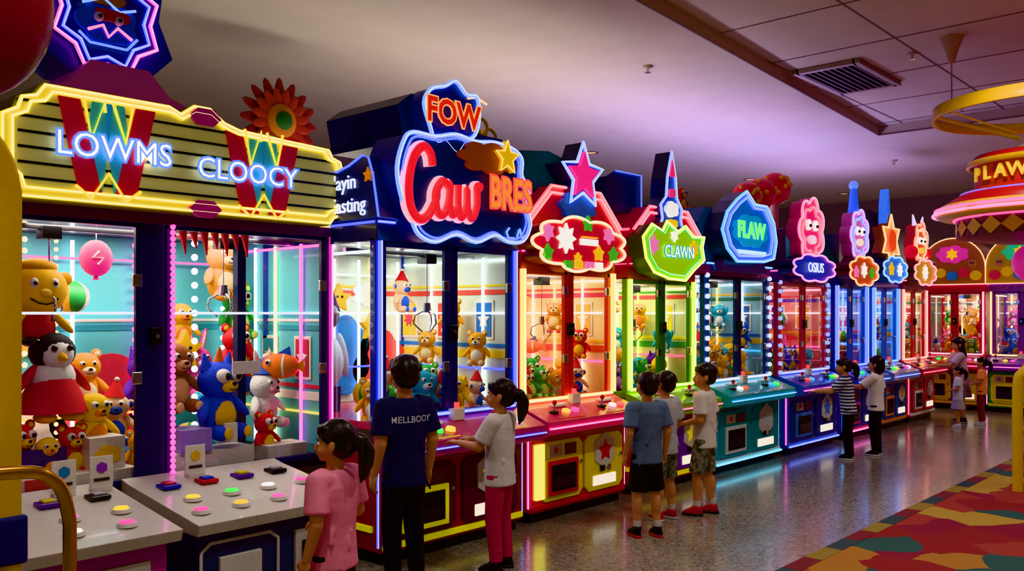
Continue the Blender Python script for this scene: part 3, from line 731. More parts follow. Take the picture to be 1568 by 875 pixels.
st = star(.1, 2.7, .25, .12); sign(b, scaled(st, 1.1), -.13, .17, P('1840a0', .4), P('102060', .4), E('90bcff', 4), .014)
ink(b, star(.1, 2.7, .2, .095), -.14, P('f02880', .4, emit=.9), .025)
b.obj(.003)
put(1, root, (-.42, .4, 2.58), 0, .8)

# ---------------------------------------------------------------- machine 4
cfg = dict(D=1.1, zt=1.9, zh=2.06, post='6aa828', base='b81830', acc='7ab838', acc2='f0e020', panel='7028a0', frame='2c7828', head='a8283c', back='d0d898', hill=['3a9848', 'f0e020', 'd84040'],
           led='e8ff40', led2='ff50a0', inner=['fffbd0', 'f0ff60'], lp=11, lc=(1, 1, .7), lr=.022, seed=2, rows=2, kinds=[2, 5, 4, 0, 8, 12, 14, 6], a2glow=1)
root, w, h = claw_machine(6.42, 7.55, 4.5, cfg)
b = B('roof_gable', root); gable(b, root, h, 2.04, 2.56, 2.34, P('c02038', .4, emit=.12), E('ff5080', 3.4)); b.obj(.003)
b = B('marquee', root, -.12)
mk = [(-.55, 2.28), (-.5, 2.1), (-.36, 1.98), (-.1, 1.93), (.2, 1.92), (.36, 2.02), (.56, 2.12), (.52, 2.24), (.56, 2.34), (.36, 2.33), (.2, 2.42), (.06, 2.36), (-.14, 2.44), (-.22, 2.35), (-.4, 2.4)]
mk = [(p[0] * .92, p[1] - .02) for p in mk]
sign(b, mk, -.2, .17, P('98cc18', .35, emit=.55), P('305010', .4), E('f0ff50', 3.2), .013, E('40a040', 2))
for (x, z, R, k) in ((-.34, 2.2, .09, 3), (.34, 2.2, .08, 2), (0, 2.3, .06, 0)): ink(b, star(x, z, R, R * .55, 6), -.2, FL[k], .02)
b.prism([(-.62, 2.5), (-.1, 2.5), (-.1, 2.86), (-.5, 2.86), (-.62, 2.8)], .1, .8, P('141e70', .35))
b.tube([(-.1, .08, 2.52), (-.1, .08, 2.86), (-.5, .08, 2.86)], .008, BL)
tw = [(-.1, 2.36), (.3, 2.36), (.26, 2.46), (.28, 2.56), (.19, 2.66), (.17, 2.84), (.1, 3.08), (.03, 2.84), (.01, 2.66), (-.08, 2.58), (-.05, 2.46)]
tw = [(p[0] - .03, p[1]) for p in tw]
sign(b, tw, -.12, .16, P('2048c0', .4, emit=.35), P('0c1c60', .4), E('80a8ff', 4), .012)
ink(b, blob(.07, 2.55, .1, .07, 5, .2, 30), -.13, P('f0f0f0', .4, emit=.8), .02); ink(b, poly(.07, 2.9, .05, 3, 0, 1, 2), -.13, P('e03060', .4, emit=1.), .02); ink(b, blob(.07, 2.42, .09, .04, 4, .2, 30), -.13, P('f0c020', .4, emit=.6), .02); ink(b, blob(.07, 2.7, .05, .04, 4, .2, 30), -.13, P('f05080', .4, emit=.6), .02)
b.obj(.003)
text('CLAWN', (-.06, -.225, 2.15), .15, P('f8fff0', .4, emit=1.4), root, outline=E('1890b0', 1.6), orad=.005, sx=.9, bold=.004)

# ---------------------------------------------------------------- machine 5 (teal hex)
cfg = dict(D=1.1, zt=1.98, zh=2.12, post='2048a0', base='1ca0ac', acc='20a8b0', acc2='d8e8e8', panel='188c98', frame='1c3868', head='902870', back='88b8c8', hill=['e0b030', '3060a8', '286858'],
           led='d0e0ff', led2='30c0ff', inner=['e8f4ff', 'ffe070'], lp=9, beads=True, foot='30d8ff', seed=3, rows=3, kinds=[2, 16, 12, 0, 4, 6, 1, 15])
root, w, h = claw_machine(7.75, 9.15, 4.5, cfg)
b = B('marquee', root, -.13)
hx = [(-.3, 2.74), (-.1, 2.84), (.08, 2.72), (.34, 2.72), (.5, 2.56), (.56, 2.36), (.5, 2.18), (.28, 2.14), (-.3, 2.12), (-.5, 2.24), (-.6, 2.42), (-.5, 2.6)]
sign(b, hx, -.2, .2, P('1870d8', .35, emit=.4), P('0c2c60', .4), E('48c0ff', 3.6), .016, E('2880ff', 3), .84)
ink(b, blob(0, 2.44, .36, .16, 8, .15, 60), -.2, P('10a0e0', .35, emit=.5), .015)
b.box(-.3, .3, -.23, -.18, 2.2, 2.24, E('c8f0ff', 2)); b.prism([(-.5, 2.02), (.5, 2.02), (.42, 2.14), (-.42, 2.14)], -.14, 0, P('4c2468', .4))
b.prism([(-.7, 2.12), (.3, 2.12), (.3, 2.66), (-.55, 2.66), (-.7, 2.5)], 0, .8, P('1858a0', .4))
b.box(.2, .68, .2, .8, 2.12, 2.6, P('10686c', .4))
b.obj(.003)
text('FLAW', (-.13, -.22, 2.44), .22, P('70ff80', .4, emit=1.2), root, outline=E('a0ffb0', 2), orad=.004, sx=1, bold=.008)
put(4, root, (-.5, .4, 2.66), 0, .6)

# ---------------------------------------------------------------- machines 6-9
def topper_face(b, cx, cz, k, c1, c2, neon, neon2):
    sign(b, blob(cx, cz, .3 * k, .34 * k, 7, .22, 70), -.14, .14, P(c1, .4, emit=.6), P(c1, .4), neon, .014, neon2, .72)
    for s in (-1, 1):
        ink(b, blob(cx + s * .09 * k, cz + .06 * k, .05 * k, .06 * k, 3, .05, 20), -.15, P('ffffff', .4, emit=1.3), .02)
        b.sph((cx + s * .09 * k, -.175, cz + .05 * k), .02, BLK)
    ink(b, blob(cx, cz - .1 * k, .1 * k, .05 * k, 3, .1, 20), -.15, P(c2, .4, emit=.8), .02)
cfg = dict(D=1.1, zt=1.95, zh=2.1, post='c02030', base='2040b0', acc='2850c8', acc2='6090f0', panel='1c3490', frame='c83040', head='501878', back='d88878', hill=['d84848', 'e8a030', '5030a0'],
           led='88a8ff', led2='ff58c8', inner=['ffd0e8', 'ff80c0', 'fff0d0'], lp=9, lc=(1, .7, .75), beads=True, foot='3060ff', seed=4)
root, w, h = claw_machine(9.36, 10.72, 4.5, cfg)
b = B('marquee', root, -.17); topper_face(b, .05, 2.56, 1.05, 'e83078', 'ffe0f0', E('ff70b8', 4), E('ff3080', 3))
mk = blob(0, 2.12, .55, .15, 8, .18, 70); sign(b, mk, -.2, .17, P('1838b8', .4, emit=.4), P('101850', .4), E('ff80d0', 3.4), .012)
b.prism([(-.6, 2.1), (-.1, 2.1), (-.1, 2.6), (-.6, 2.5)], .1, .8, P('2c2460', .4)); b.obj(.003)
text('OSIUS', (-.17, -.225, 2.12), .16, P('e0f0ff', .4, emit=1.4), root)
b = B('spotted_mushroom_ornaments', root); rm = P('e02424', .35)
for (x, z, R) in ((-.42, 3.0, .19), (-.05, 3.1, .2), (-.75, 2.95, .16)):
    b.sph((x, .35, z), R, rm)
    for k in range(14):
        a, e = random.uniform(-1.8, .6), random.uniform(-.9, .9)
        d = Vector((math.sin(a) * math.cos(e), -math.cos(a) * math.cos(e), math.sin(e))); b.sph(Vector((x, .35, z)) + d * R * .97, R * .15, P('f0b830', .4), 8, 5)
    b.cone((x, .35, 2.1), (x, .35, z), .05, .05, P('e0d0b0', .5))
b.obj()
cfg = dict(D=1.1, zt=1.95, zh=2.1, post='2850d0', base='5040a0', acc='5868d0', acc2='e04080', panel='3448a0', frame='2058d8', head='183c90', back='88a8e8', hill=['3060d0', 'e06090', '40a0c0'],
           led='4880ff', led2='48c0ff', inner=['a0c8ff', 'ff90d0'], lp=9, lc=(.7, .8, 1), lr=.024, foot='ff40c0', seed=5)
root, w, h = claw_machine(10.95, 12.0, 4.5, cfg)
b = B('marquee', root, -.1); topper_face(b, .0, 2.6, .9, 'd068a8', 'fff0d0', E('d0a0ff', 4), E('80a0ff', 3))
b.cone((0, -.07, 2.8), (0, -.07, 3.22), .08, .04, P('2858e8', .4, emit=.9)); b.sph((0, -.07, 3.25), .06, E('5080ff', 2))
sign(b, blob(0, 2.14, .46, .18, 8, .18, 70), -.2, .17, P('d85030', .4, emit=.3), P('601818', .4), E('ffc060', 3.4), .012); ink(b, star(0, 2.15, .1, .06, 6), -.2, FL[0], .02); ink(b, star(.26, 2.12, .08, .05, 5), -.2, FL[1], .02); ink(b, star(-.26, 2.12, .08, .05, 5), -.2, FL[3], .02)
b.prism([(-.5, 2.1), (-.05, 2.1), (-.05, 2.64), (-.5, 2.6)], .1, .8, P('127068', .4)); b.obj(.003)
cfg = dict(D=1.1, zt=1.95, zh=2.1, post='2860d8', base='8898c0', acc='98a0c8', acc2='f08030', panel='4860a8', frame='3068e0', head='2050c0', back='98c0e8', hill=['f0a030', '40b0e0', 'e05050'],
           led='48a0ff', led2='5090ff', inner=['c0e0ff', '80b0ff'], lp=9, lc=(.7, .85, 1), lr=.026, seed=0)
root, w, h = claw_machine(12.2, 13.2, 4.5, cfg)
b = B('marquee', root, -.2)
b.prism([(-.07, 2.7), (.07, 2.7), (.05, 3.1), (0, 3.32), (-.05, 3.1)], -.12, .0, P('3a70d8', .4, emit=.8))
sign(b, star(0, 2.6, .36, .2, 6), -.14, .14, P('f0a020', .4, emit=.7), P('a05010', .4), E('ffd060', 3.6), .013); ink(b, blob(0, 2.6, .14, .15, 5, .1, 30), -.15, P('f04820', .4, emit=.7), .025)
sign(b, blob(0, 2.2, .44, .17, 8, .18, 70), -.2, .17, P('2878e0', .4, emit=.5), P('102858', .4), E('80d0ff', 3.4), .012); ink(b, star(-.15, 2.2, .1, .06, 5), -.2, FL[2], .02); ink(b, star(.18, 2.2, .1, .06, 7), -.2, FL[0], .02)
b.obj(.003)
cfg = dict(D=1.1, zt=1.95, zh=2.1, post='c82434', base='a8182c', acc='c02038', acc2='f0f0f0', panel='d02838', frame='d03038', head='802040', back='e0c8a0', hill=['e0a030', 'c83030', '308848'],
           led='ffb0a0', led2='ff4060', inner=['fff0c0', 'ffd060'], lp=9, seed=1)
root, w, h = claw_machine(13.36, 14.45, 4.5, cfg)
b = B('marquee', root, -.15); topper_face(b, .0, 2.62, .9, 'd83020', 'f0d040', E('ff9050', 3.6), E('ffe080', 3))
for s in (-1, 1): b.cone((s * .1, -.1, 2.8), (s * .22, -.1, 3.05), .05, .01, P('e8e0ff', .4, emit=1.)); b.sph((s * .3, -.1, 2.5), .1, P('e02030', .4, emit=.5))
sign(b, blob(0, 2.2, .46, .18, 8, .2, 70), -.2, .17, P('d89828', .4, emit=.4), P('603010', .4), E('ffa0c0', 3.4), .012); ink(b, star(0, 2.2, .12, .07, 8), -.2, FL[0], .02)
b.obj(.003)
b = B('panda_ornament', root); pk = P('2a1e28', .8); b.sph((.0, .6, 2.9), (.26, .22, .24), pk); b.sph((0, .6, 2.4), (.3, .25, .34), pk)
for s in (-1, 1): b.sph((s * .2, .6, 3.1), .09, pk); b.sph((s * .09, .4, 2.95), .05, WHT); b.sph((s * .09, .36, 2.95), .02, BLK)
b.obj()

# ---------------------------------------------------------------- end row
for k, (yc, pc, ac) in enumerate(((4.5, 'c82838', 'e0a020'), (3.5, '8040b0', 'f0d028'), (2.5, 'c03830', '30a060'), (1.5, '9040a0', 'e0a020'))):
    cfg = dict(D=.95, zt=1.95, zh=2.1, post=pc, base=('7a2050', '2c9a50')[k % 2], acc=pc, acc2=ac, panel=('e0b828', 'e8e028')[k % 2], frame=pc, head=pc, back='c8a888', hill=['d06040', 'c0a030', '5080a0'],
               led=('ffb0d8', 'ffe880')[k % 2], led2='ff60c0', inner=['fff0d0', 'ffd0a0'], lp=6, ls=2, seed=k)
    root, w, h = claw_machine(0, .94, 0, cfg, -R90, (15.9, yc, 0))
    b = B('marquee', root)
    arch = [(-.5, 2.08)] + [(.5 * math.cos(t), 2.35 + .5 * math.sin(t)) for t in [math.pi - math.pi * i / 16 for i in range(17)]] + [(.5, 2.08)]
    sign(b, arch, -.1, .8, P(('b06838', 'c8a030')[k % 2], .4, emit=.1), P('904028', .4), E('ffb860', 1.5), .012)
    for i in range(5): b.sph((-.36 + i * .18, -.14, 2.22 + .05 * (i % 2)), (.09, .03, .08), P(('d83850', 'f0c030', '3a80d0')[i % 3], .5, emit=.2))
    ink(b, blob(0, 2.58, .24, .14, 7, .2, 50), -.1, P(('e048a0', '30c088')[k % 2], .4, emit=.5), .03); ink(b, star(0, 2.58, .1, .06, 6), -.13, FL[2], .02)
    for s in (-1, 1): b.sph((s * .3, -.1, 2.42), (.07, .03, .07), P('f0b890', .5)); b.sph((s * .3 + .02, -.13, 2.43), .015, BLK); b.sph((s * .3 - .02, -.13, 2.43), .015, BLK)
    b.obj(.003)

# ---------------------------------------------------------------- hanging carousel canopy
CXX, CYY = 9.2, 1.84
root = empty('carousel_canopy', (CXX, CYY, 0)); 
b = B('canopy_body', root); yl = P('f0c020', .35, coat=.4); rd = P('c02424', .4)
b.M = Matrix.Diagonal((.95, .95, 1, 1))
def band(R, z0, z1, t, m): b.lathe([(R, z0), (R, z1), (R - t, z1), (R - t, z0), (R, z0)], (0, 0, 0), m, 64)
band(.98, 3.41, 3.52, .03, yl)
for k in range(4):
    a = k * math.pi / 2 + .4
    b.tube([(.96 * math.cos(a), .96 * math.sin(a), 3.46), (.5 * math.cos(a), .5 * math.sin(a), 3.3), (.2 * math.cos(a), .2 * math.sin(a), 3.2)], .018, yl)
b.lathe([(0, 3.22), (.12, 3.2), (.25, 3.12), (.32, 3.06)], (0, 0, 0), P('e8d8c0', .4)); b.lathe([(.3, 3.07), (.6, 3.05), (.66, 2.98), (.6, 2.96), (.6, 2.76), (.7, 2.72), (.86, 2.62), (.86, 2.58)], (0, 0, 0), rd)
b.lathe([(.66, 3.0), (.67, 2.95), (.64, 2.95)], (0, 0, 0), yl); b.lathe([(.9, 2.6), (.94, 2.56), (.94, 2.5), (.9, 2.48), (.3, 2.46)], (0, 0, 0), P('e8b840', .4))
for k in range(24):
    a0, a1 = 2 * math.pi * k / 24, 2 * math.pi * (k + 1) / 24; a2 = (a0 + a1) / 2
    b.add([(.76 * math.cos(a), .76 * math.sin(a), z) for a, z in ((a0, 2.46), (a1, 2.46), (a1, 2.3), (a0, 2.3))], [(0, 1, 2, 3)], P('704038', .4))
    b.add([(.768 * math.cos(a), .768 * math.sin(a), z) for a, z in ((a0, 2.38), (a2, 2.46), (a1, 2.38), (a2, 2.3))], [(0, 1, 2, 3)], P('d8b048', .4))
    b.sph((.765 * math.cos(a2), .765 * math.sin(a2), 2.6), .025, yl, 8, 6)
b.lathe([(.76, 2.3), (.5, 2.26), (.2, 2.25), (0, 2.25)], (0, 0, 0), P('8a3858', .4))
for (R, z, m) in ((.95, 2.56, E('ff60c8', 3)), (.97, 2.52, E('ff90dc', 4)), (.72, 2.7, E('8060ff', 3)), (.78, 2.47, E('ff50b0', 2.5))):
    b.tube([(R * math.cos(2 * math.pi * i / 48), R * math.sin(2 * math.pi * i / 48), z) for i in range(48)], .014, m, True)
b.cone((0, 0, 3.2), (0, 0, 4.1), .012, .012, CHR); b.cone((0, 0, 3.98), (0, 0, 4.12), .03, .1, P('a89078', .5), 16)
for (x, y) in ((-.6, .66), (-.3, -.92), (.95, .1)):
    b.cone((x, y, 3.45), (x, y, 4.1), .007, .007, CHR); b.cone((x, y, 3.88), (x, y, 4.0), .025, .06, P('c0a898', .5), 20); b.cone((x, y, 4.0), (x, y, 4.12), .06, .11, P('c0a898', .5), 20)
    b.tube([(x * 1.1, y * 1.1, 3.46), (x * .3, y * .3, 3.24)], .01, yl)
b.sph((0, 0, 2.06), (.28, .28, .21), P('d83890', .3, emit=.5), 24, 14)
b.obj()
base_a = math.atan2(-CYY, -CXX)
for k, ch in enumerate('PLAWBOSPLAW'):
    a = base_a + (k - 4.) * .25 - .1
    text(ch, (.595 * math.cos(a), .595 * math.sin(a), 2.86), .17, P('f8d848', .4, emit=.4), root, rot=(R90, 0, a + R90), ext=.01, bold=.004, name='canopy_letter')

# ---------------------------------------------------------------- near left objects
root = empty('yellow_ride_cabinet', (.62, 2.75, 0)); b = B('cabinet_body', root); yb = P('d8a818', .35, coat=.4)
arc = [(-.35, 0), (.3, 0), (.3, 1.95)] + [(.3 - .25 + .25 * math.cos(t), 1.95 + .25 * math.sin(t)) for t in [i * math.pi / 16 for i in range(9)]] + [(-.35, 2.2)]
b.prism(arc, .0, .4, yb); b.box(-.35, .315, -.01, .41, .88, 1.02, P('202868', .4)); b.box(-.35, .2, -.02, .0, 1.2, 2.0, P('382418', .5)); b.obj(.02)
n = B('light_slot', root); n.tube([(.17, -.03, 1.25), (.17, -.03, 1.95)], .014, E('fff0b0', 3)); n.obj()
b = B('round_topper', root)
b.sph((.17, .15, 2.53), (.27, .12, .31), P('7c101c', .35, coat=.4), 32, 20); b.cone((.1, .15, 2.15), (.1, .15, 2.3), .05, .05, yb); b.obj()
b = B('brass_handrail')
b.tube(crom([(.1, 2.42, 1.2), (.45, 2.42, 1.2), (.78, 2.42, 1.2), (.88, 2.42, 1.17), (.92, 2.42, 1.08), (.925, 2.42, .9), (.925, 2.42, 0.0)], 6), .017, BRASS, n=14)
b.tube([(.1, 2.42, 1.2), (.1, 2.42, 0)], .017, BRASS, n=14)
for x in (.1, .925): b.cone((x, 2.42, 0), (x, 2.42, .02), .05, .045, BRASS, 20)
b.obj()
b = B('yellow_safety_rail')
b.tube(crom([(8.85, 1.98, 0.013), (8.85, 1.98, .9), (8.87, 1.95, 1.06), (8.95, 1.85, 1.13), (9.1, 1.6, 1.13), (9.5, 1.1, 1.13), (9.6, .98, 1.0), (9.6, .98, 0.013)], 5), .045, P('e0b828', .35), n=14)
b.tube([(8.87, 1.95, .55), (9.58, 1.0, .55)], .03, P('e0b828', .35)); b.obj()

# ---------------------------------------------------------------- children
def bake(b, voxel, smooth, m):
    ob = b.obj(); r = ob.modifiers.new('r', 'REMESH'); r.mode = 'VOXEL'; r.voxel_size = voxel; r.use_smooth_shade = True
    s = ob.modifiers.new('s', 'SMOOTH'); s.iterations = smooth; s.factor = .5
    dg = bpy.context.evaluated_depsgraph_get(); me = bpy.data.meshes.new_from_object(ob.evaluated_get(dg))
    ob.modifiers.clear(); ob.data = me; me.materials.clear(); me.materials.append(m)
    for p in me.polygons: p.use_smooth = True
    return ob
SK = 'c88a64'
def child(name, x, y, H, face, look=0., tilt=0., shirt=None, pants=None, plen='long', shoe='202020', sole='d0d0d0', hair='short', arms=('hang', 'hang'),
          lean=0., stance=(0, 0), vox=.0055, skin=SK, dress=False, scrunch='502858', backtext=None, girl=False):
    root = empty(name, (x, y, 0), math.atan2(face[1], face[0]) - R90)
    h = H; sk = P(skin, .55, bump=.05, bs=60); k = H / 1.2
    LM = Matrix.Translation((0, 0, .48 * h)) @ Matrix.Rotation(-lean, 4, 'X') @ Matrix.Translation((0, 0, -.48 * h))
    neck = Vector((0, -.005 * h, .82 * h))
    HM = LM @ Matrix.Translation(neck) @ Matrix.Rotation(look, 4, 'Z') @ Matrix.Rotation(-tilt, 4, 'X') @ Matrix.Translation(-neck)
    b = B('body', root)
    b.M = LM
    b.loft([(0, 0, .46 * h, .07 * h, .055 * h), (0, 0, .5 * h, .08 * h, .058 * h), (0, .004 * h, .58 * h, .075 * h, .055 * h), (0, 0, .7 * h, .088 * h, .058 * h), (0, -.004 * h, .77 * h, .092 * h, .048 * h), (0, -.004 * h, .8 * h, .05 * h, .035 * h)], sk)
    b.cone((0, -.006 * h, .78 * h), (0, 0, .87 * h), .034 * h, .031 * h, sk, 16)
    P_ = {}
    for s, pose in ((-1, arms[0]), (1, arms[1])):
        sh = Vector((s * .1, -.003, .775)) * h
        if pose == 'hang': el = Vector((s * .128, -.025, .63)); wr = Vector((s * .135, .015, .5))
        elif pose == 'bent': el = Vector((s * .13, -.01, .635)); wr = Vector((s * .08, .11, .6))
        elif pose == 'reach': el = Vector((s * .125, .06, .65)); wr = Vector((s * .085, .2, .66))
        elif pose == 'far': el = Vector((s * .12, .12, .68)); wr = Vector((s * .09, .26, .69))
        else: el, wr = Vector(pose[0]), Vector(pose[1])
        el, wr = el * h, wr * h
        b.cap(sh, el, .034 * h, .025 * h, sk); b.cap(el, wr, .026 * h, .017 * h, sk)
        d = (wr - el).normalized(); hang = abs(d.z) > .7
        t = Vector((0, 1, 0)) if hang else Vector((-s, 0, 0)); t = (t - d * t.dot(d)).normalized()
        nn = Vector((-s, 0, 0)) if hang else Vector((0, 0, -1)); nn = (nn - d * nn.dot(d) - t * nn.dot(t)).normalized()
        b.ell(wr + d * .034 * k, d * .042 * k, t * .031 * k, nn * .0135 * k, sk)
        for o, L in zip((.023, .008, -.008, -.022), (.054, .062, .057, .044)):
            p0 = wr + d * .055 * k + t * o * k
            p1 = p0 + (d * math.cos(.3) + nn * math.sin(.3) + t * o * 3) * L * .5 * k
            p2 = p1 + (d * math.cos(.95) + nn * math.sin(.95)) * L * .5 * k
            b.cap(p0, p1, .0072 * k, .0066 * k, sk); b.cap(p1, p2, .0066 * k, .0056 * k, sk)
        p0 = wr + d * .018 * k + t * .02 * k; p1 = p0 + (d * .65 + t * .6 + nn * .2).normalized() * .03 * k; p2 = p1 + (d * .9 + t * .2 + nn * .3).normalized() * .024 * k
        b.cap(p0, p1, .0092 * k, .008 * k, sk); b.cap(p1, p2, .008 * k, .0065 * k, sk)
        P_[s] = (sh, el, wr)
    b.M = Matrix.Identity(4)
    legs = {}
    lk = .85 if plen == 'long' and not dress else 1.
    for s, st in ((-1, stance[0]), (1, stance[1])):
        hp = Vector((s * .043, 0, .49)) * h; an = Vector((s * .058 , -.008 + st, .045)) * h; kn = (hp + an) / 2 + Vector((s * .004, .016, .01)) * h
        b.cap(hp, kn, .054 * h * lk, .035 * h * lk, sk); b.cap(kn, an, .035 * h * lk, .021 * h, sk)
        if lk == 1: b.ell((kn + an) / 2 + Vector((0, -.01 * h, .03 * h)), (.028 * h, 0, 0), (0, .03 * h, 0), (0, 0, .07 * h), sk)
        b.cap(an, an + Vector((0, .05, -.02)) * h, .018 * h, .018 * h, sk)
        legs[s] = (hp, kn, an)
    b.M = HM
    hz = .915 * h
    b.sph((0, -.008 * h, hz + .012 * h), (.057 * h, .067 * h, .064 * h), sk, 24, 16)
    b.sph((0, .018 * h, hz - .025 * h), (.046 * h, .046 * h, .052 * h), sk, 20, 14); b.sph((0, .042 * h, hz - .062 * h), (.02 * h, .016 * h, .014 * h), sk)
    b.ell((0, .066 * h, hz - .022 * h), (.009 * h, 0, 0), (0, .011 * h, 0), (0, -.004 * h, .016 * h), sk); b.sph((0, .07 * h, hz - .032 * h), (.012 * h, .008 * h, .007 * h), sk)
    for s in (-1, 1):
        b.sph((s * .028 * h, .044 * h, hz - .034 * h), (.018 * h, .014 * h, .016 * h), sk)
        b.ell((s * .062 * h, -.002 * h, hz - .018 * h), (.008 * h, 0, 0), (0, .014 * h, 0), (0, -.004 * h, .021 * h), sk)
    b.sph((0, .06 * h, hz - .047 * h), (.017 * h, .008 * h, .007 * h), sk)
    bake(b, vox, 2, sk)
    f = B('face_features', root); f.M = HM; ey = hz - .008 * h
    for s in (-1, 1):
        f.sph((s * .023 * h, .0535 * h, ey), (.011 * h, .007 * h, .0075 * h), WHT, 12, 8); f.sph((s * .023 * h, .0585 * h, ey), (.006 * h, .0035 * h, .006 * h), BLK, 10, 6)
        f.tube([(s * (.012 + .006 * i) * h, (.0625 - .0022 * i) * h, ey + (.015 + .002 * math.sin(i)) * h) for i in range(5)], .0022 * h, P('1a100c', .7), n=5)
    f.sph((0, .0665 * h, hz - .046 * h), (.014 * h, .004 * h, .003 * h), P('a04840', .5), 12, 6)
    f.obj()
    hm = ramp_mat('dark_hair', 'noise', 30, [(0, '0a0706'), (.5, '1a120e'), (.65, '2c2018')], .38, vec_scale=(3, 3, .4), bump=.3)
    b = B('hair', root); b.M = HM
    b.sph((0, -.014 * h, hz + .02 * h), (.063 * h, .071 * h, .064 * h), hm, 24, 16)
    b.sph((0, -.028 * h, hz - .012 * h), (.058 * h, .053 * h, .053 * h), hm, 20, 14)
    for i in range(9):
        a = -1.2 + i * .3
        b.cap((math.sin(a) * .045 * h, (.01 + math.cos(a) * .04) * h, hz + .05 * h), (math.sin(a) * .058 * h, (.002 + math.cos(a) * .056) * h, hz + (.026 + .006 * (i % 2)) * h), .012 * h, .006 * h, hm)
    rnd = random.Random(int(x * 10))
    for i in range(26):
        a = rnd.uniform(0, 6.28); e = rnd.uniform(.0, 1.4)
        if math.sin(a) > .2 and e < .5: continue
        d = Vector((math.cos(a) * math.cos(e), math.sin(a) * math.cos(e), math.sin(e))); p = Vector((0, -.014 * h, hz + .015 * h)) + Vector((d.x * .058 * h, d.y * .066 * h, d.z * .06 * h))
        b.cap(p, p + d * .007 * h + Vector((0, -.008, -.018)) * h, .011 * h, .004 * h, hm)
    if hair == 'ponytail':
        b.sph((0, -.035 * h, hz - .01 * h), (.058 * h, .053 * h, .06 * h), hm)
        pth = [(0, -.075, .015), (0, -.105, .0), (.004, -.12, -.04), (.006, -.118, -.085), (.004, -.108, -.13), (0, -.1, -.155)]; rr = [.02, .026, .033, .03, .018, .005]
        for i in range(5): b.cap(Vector(pth[i]) * h + Vector((0, 0, hz)), Vector(pth[i + 1]) * h + Vector((0, 0, hz)), rr[i] * h, rr[i + 1] * h, hm)
        for q in (-1, 1): b.cap(Vector((q * .015, -.115, -.06)) * h + Vector((0, 0, hz)), Vector((q * .03, -.11, -.14)) * h + Vector((0, 0, hz)), .014 * h, .004 * h, hm)
    elif hair == 'bob':
        b.loft([(0, -.03 * h, hz - .1 * h, .05 * h, .035 * h), (0, -.03 * h, hz - .06 * h, .066 * h, .055 * h), (0, -.02 * h, hz, .067 * h, .065 * h), (0, -.02 * h, hz + .04 * h, .06 * h, .06 * h)], hm)
    elif hair == 'long':
        b.loft([(0, -.05 * h, hz - .2 * h, .04 * h, .02 * h), (0, -.05 * h, hz - .13 * h, .06 * h, .035 * h), (0, -.03 * h, hz - .06 * h, .064 * h, .05 * h), (0, -.02 * h, hz, .066 * h, .062 * h), (0, -.02 * h, hz + .04 * h, .06 * h, .06 * h)], hm)
    bake(b, .0055, 1, hm)
    if hair == 'ponytail':
        b = B('hair_tie', root); b.M = HM; b.tube([(.024 * h * math.cos(t), -.08 * h, hz + .012 * h + .024 * h * math.sin(t)) for t in [i * math.pi / 8 for i in range(16)]], .007 * h, P(scrunch, .7), True); b.obj()
    b = B('shirt', root); b.M = LM
    b.loft([(0, 0, .445 * h, .104 * h, .08 * h), (0, 0, .5 * h, .098 * h, .076 * h), (0, .002 * h, .58 * h, .094 * h, .072 * h), (0, 0, .68 * h, .103 * h, .073 * h), (0, -.004 * h, .75 * h, .11 * h, .065 * h), (0, -.006 * h, .79 * h, .085 * h, .052 * h), (0, -.006 * h, .812 * h, .046 * h, .042 * h)], shirt)
    for s in (-1, 1):
        sh, el, wr = P_[s]
        b.sph(sh, .043 * h, shirt); b.cone(sh, sh + (el - sh) * .78, .043 * h, .048 * h, shirt, 18)
        b.cone(sh * .6 + Vector((0, 0, .775 * .4 * h)), sh, .05 * h, .043 * h, shirt, 16)
    rw = random.Random(int(x * 7) + 3)
    for i in range(7):   # soft cloth folds
        a = rw.uniform(3.4, 6.0); z = rw.uniform(.47, .66) * h
        p = Vector((math.cos(a) * .094 * h, math.sin(a) * .07 * h, z)); q = p + Vector((rw.uniform(-.03, .03), rw.uniform(-.01, .01), -rw.uniform(.03, .07))) * h
        b.cap(p, q, .008 * h, .006 * h, shirt)
    so = bake(b, .0075, 3, shirt)
    if backtext:
        to = text(backtext, (.0, -.16 * h, .725 * h), .038 * h, P('d0d4e0', .6), root, rot=(R90, 0, 0), ext=0, sx=1.0, bold=.0008, name='shirt_print')[0]
        dg = bpy.context.evaluated_depsgraph_get(); me = bpy.data.meshes.new_from_object(to.evaluated_get(dg))
        bm = bmesh.new(); bm.from_mesh(me); bmesh.ops.triangulate(bm, faces=bm.faces); bmesh.ops.subdivide_edges(bm, edges=bm.edges, cuts=1); bm.to_mesh(me); bm.free()
        to2 = bpy.data.objects.new('shirt_lettering', me); COL.objects.link(to2); to2.parent = root; to2.location = to.location; to2.rotation_euler = to.rotation_euler; to2.scale = to.scale
        bpy.data.objects.remove(to)
        sw = to2.modifiers.new('wrap', 'SHRINKWRAP'); sw.wrap_method = 'PROJECT'; sw.use_project_z = True; sw.use_negative_direction = True; sw.use_positive_direction = False
        sw.target = so; sw.wrap_mode = 'ABOVE_SURFACE'; sw.offset = .003
    b = B('skirt' if dress else 'trousers', root)
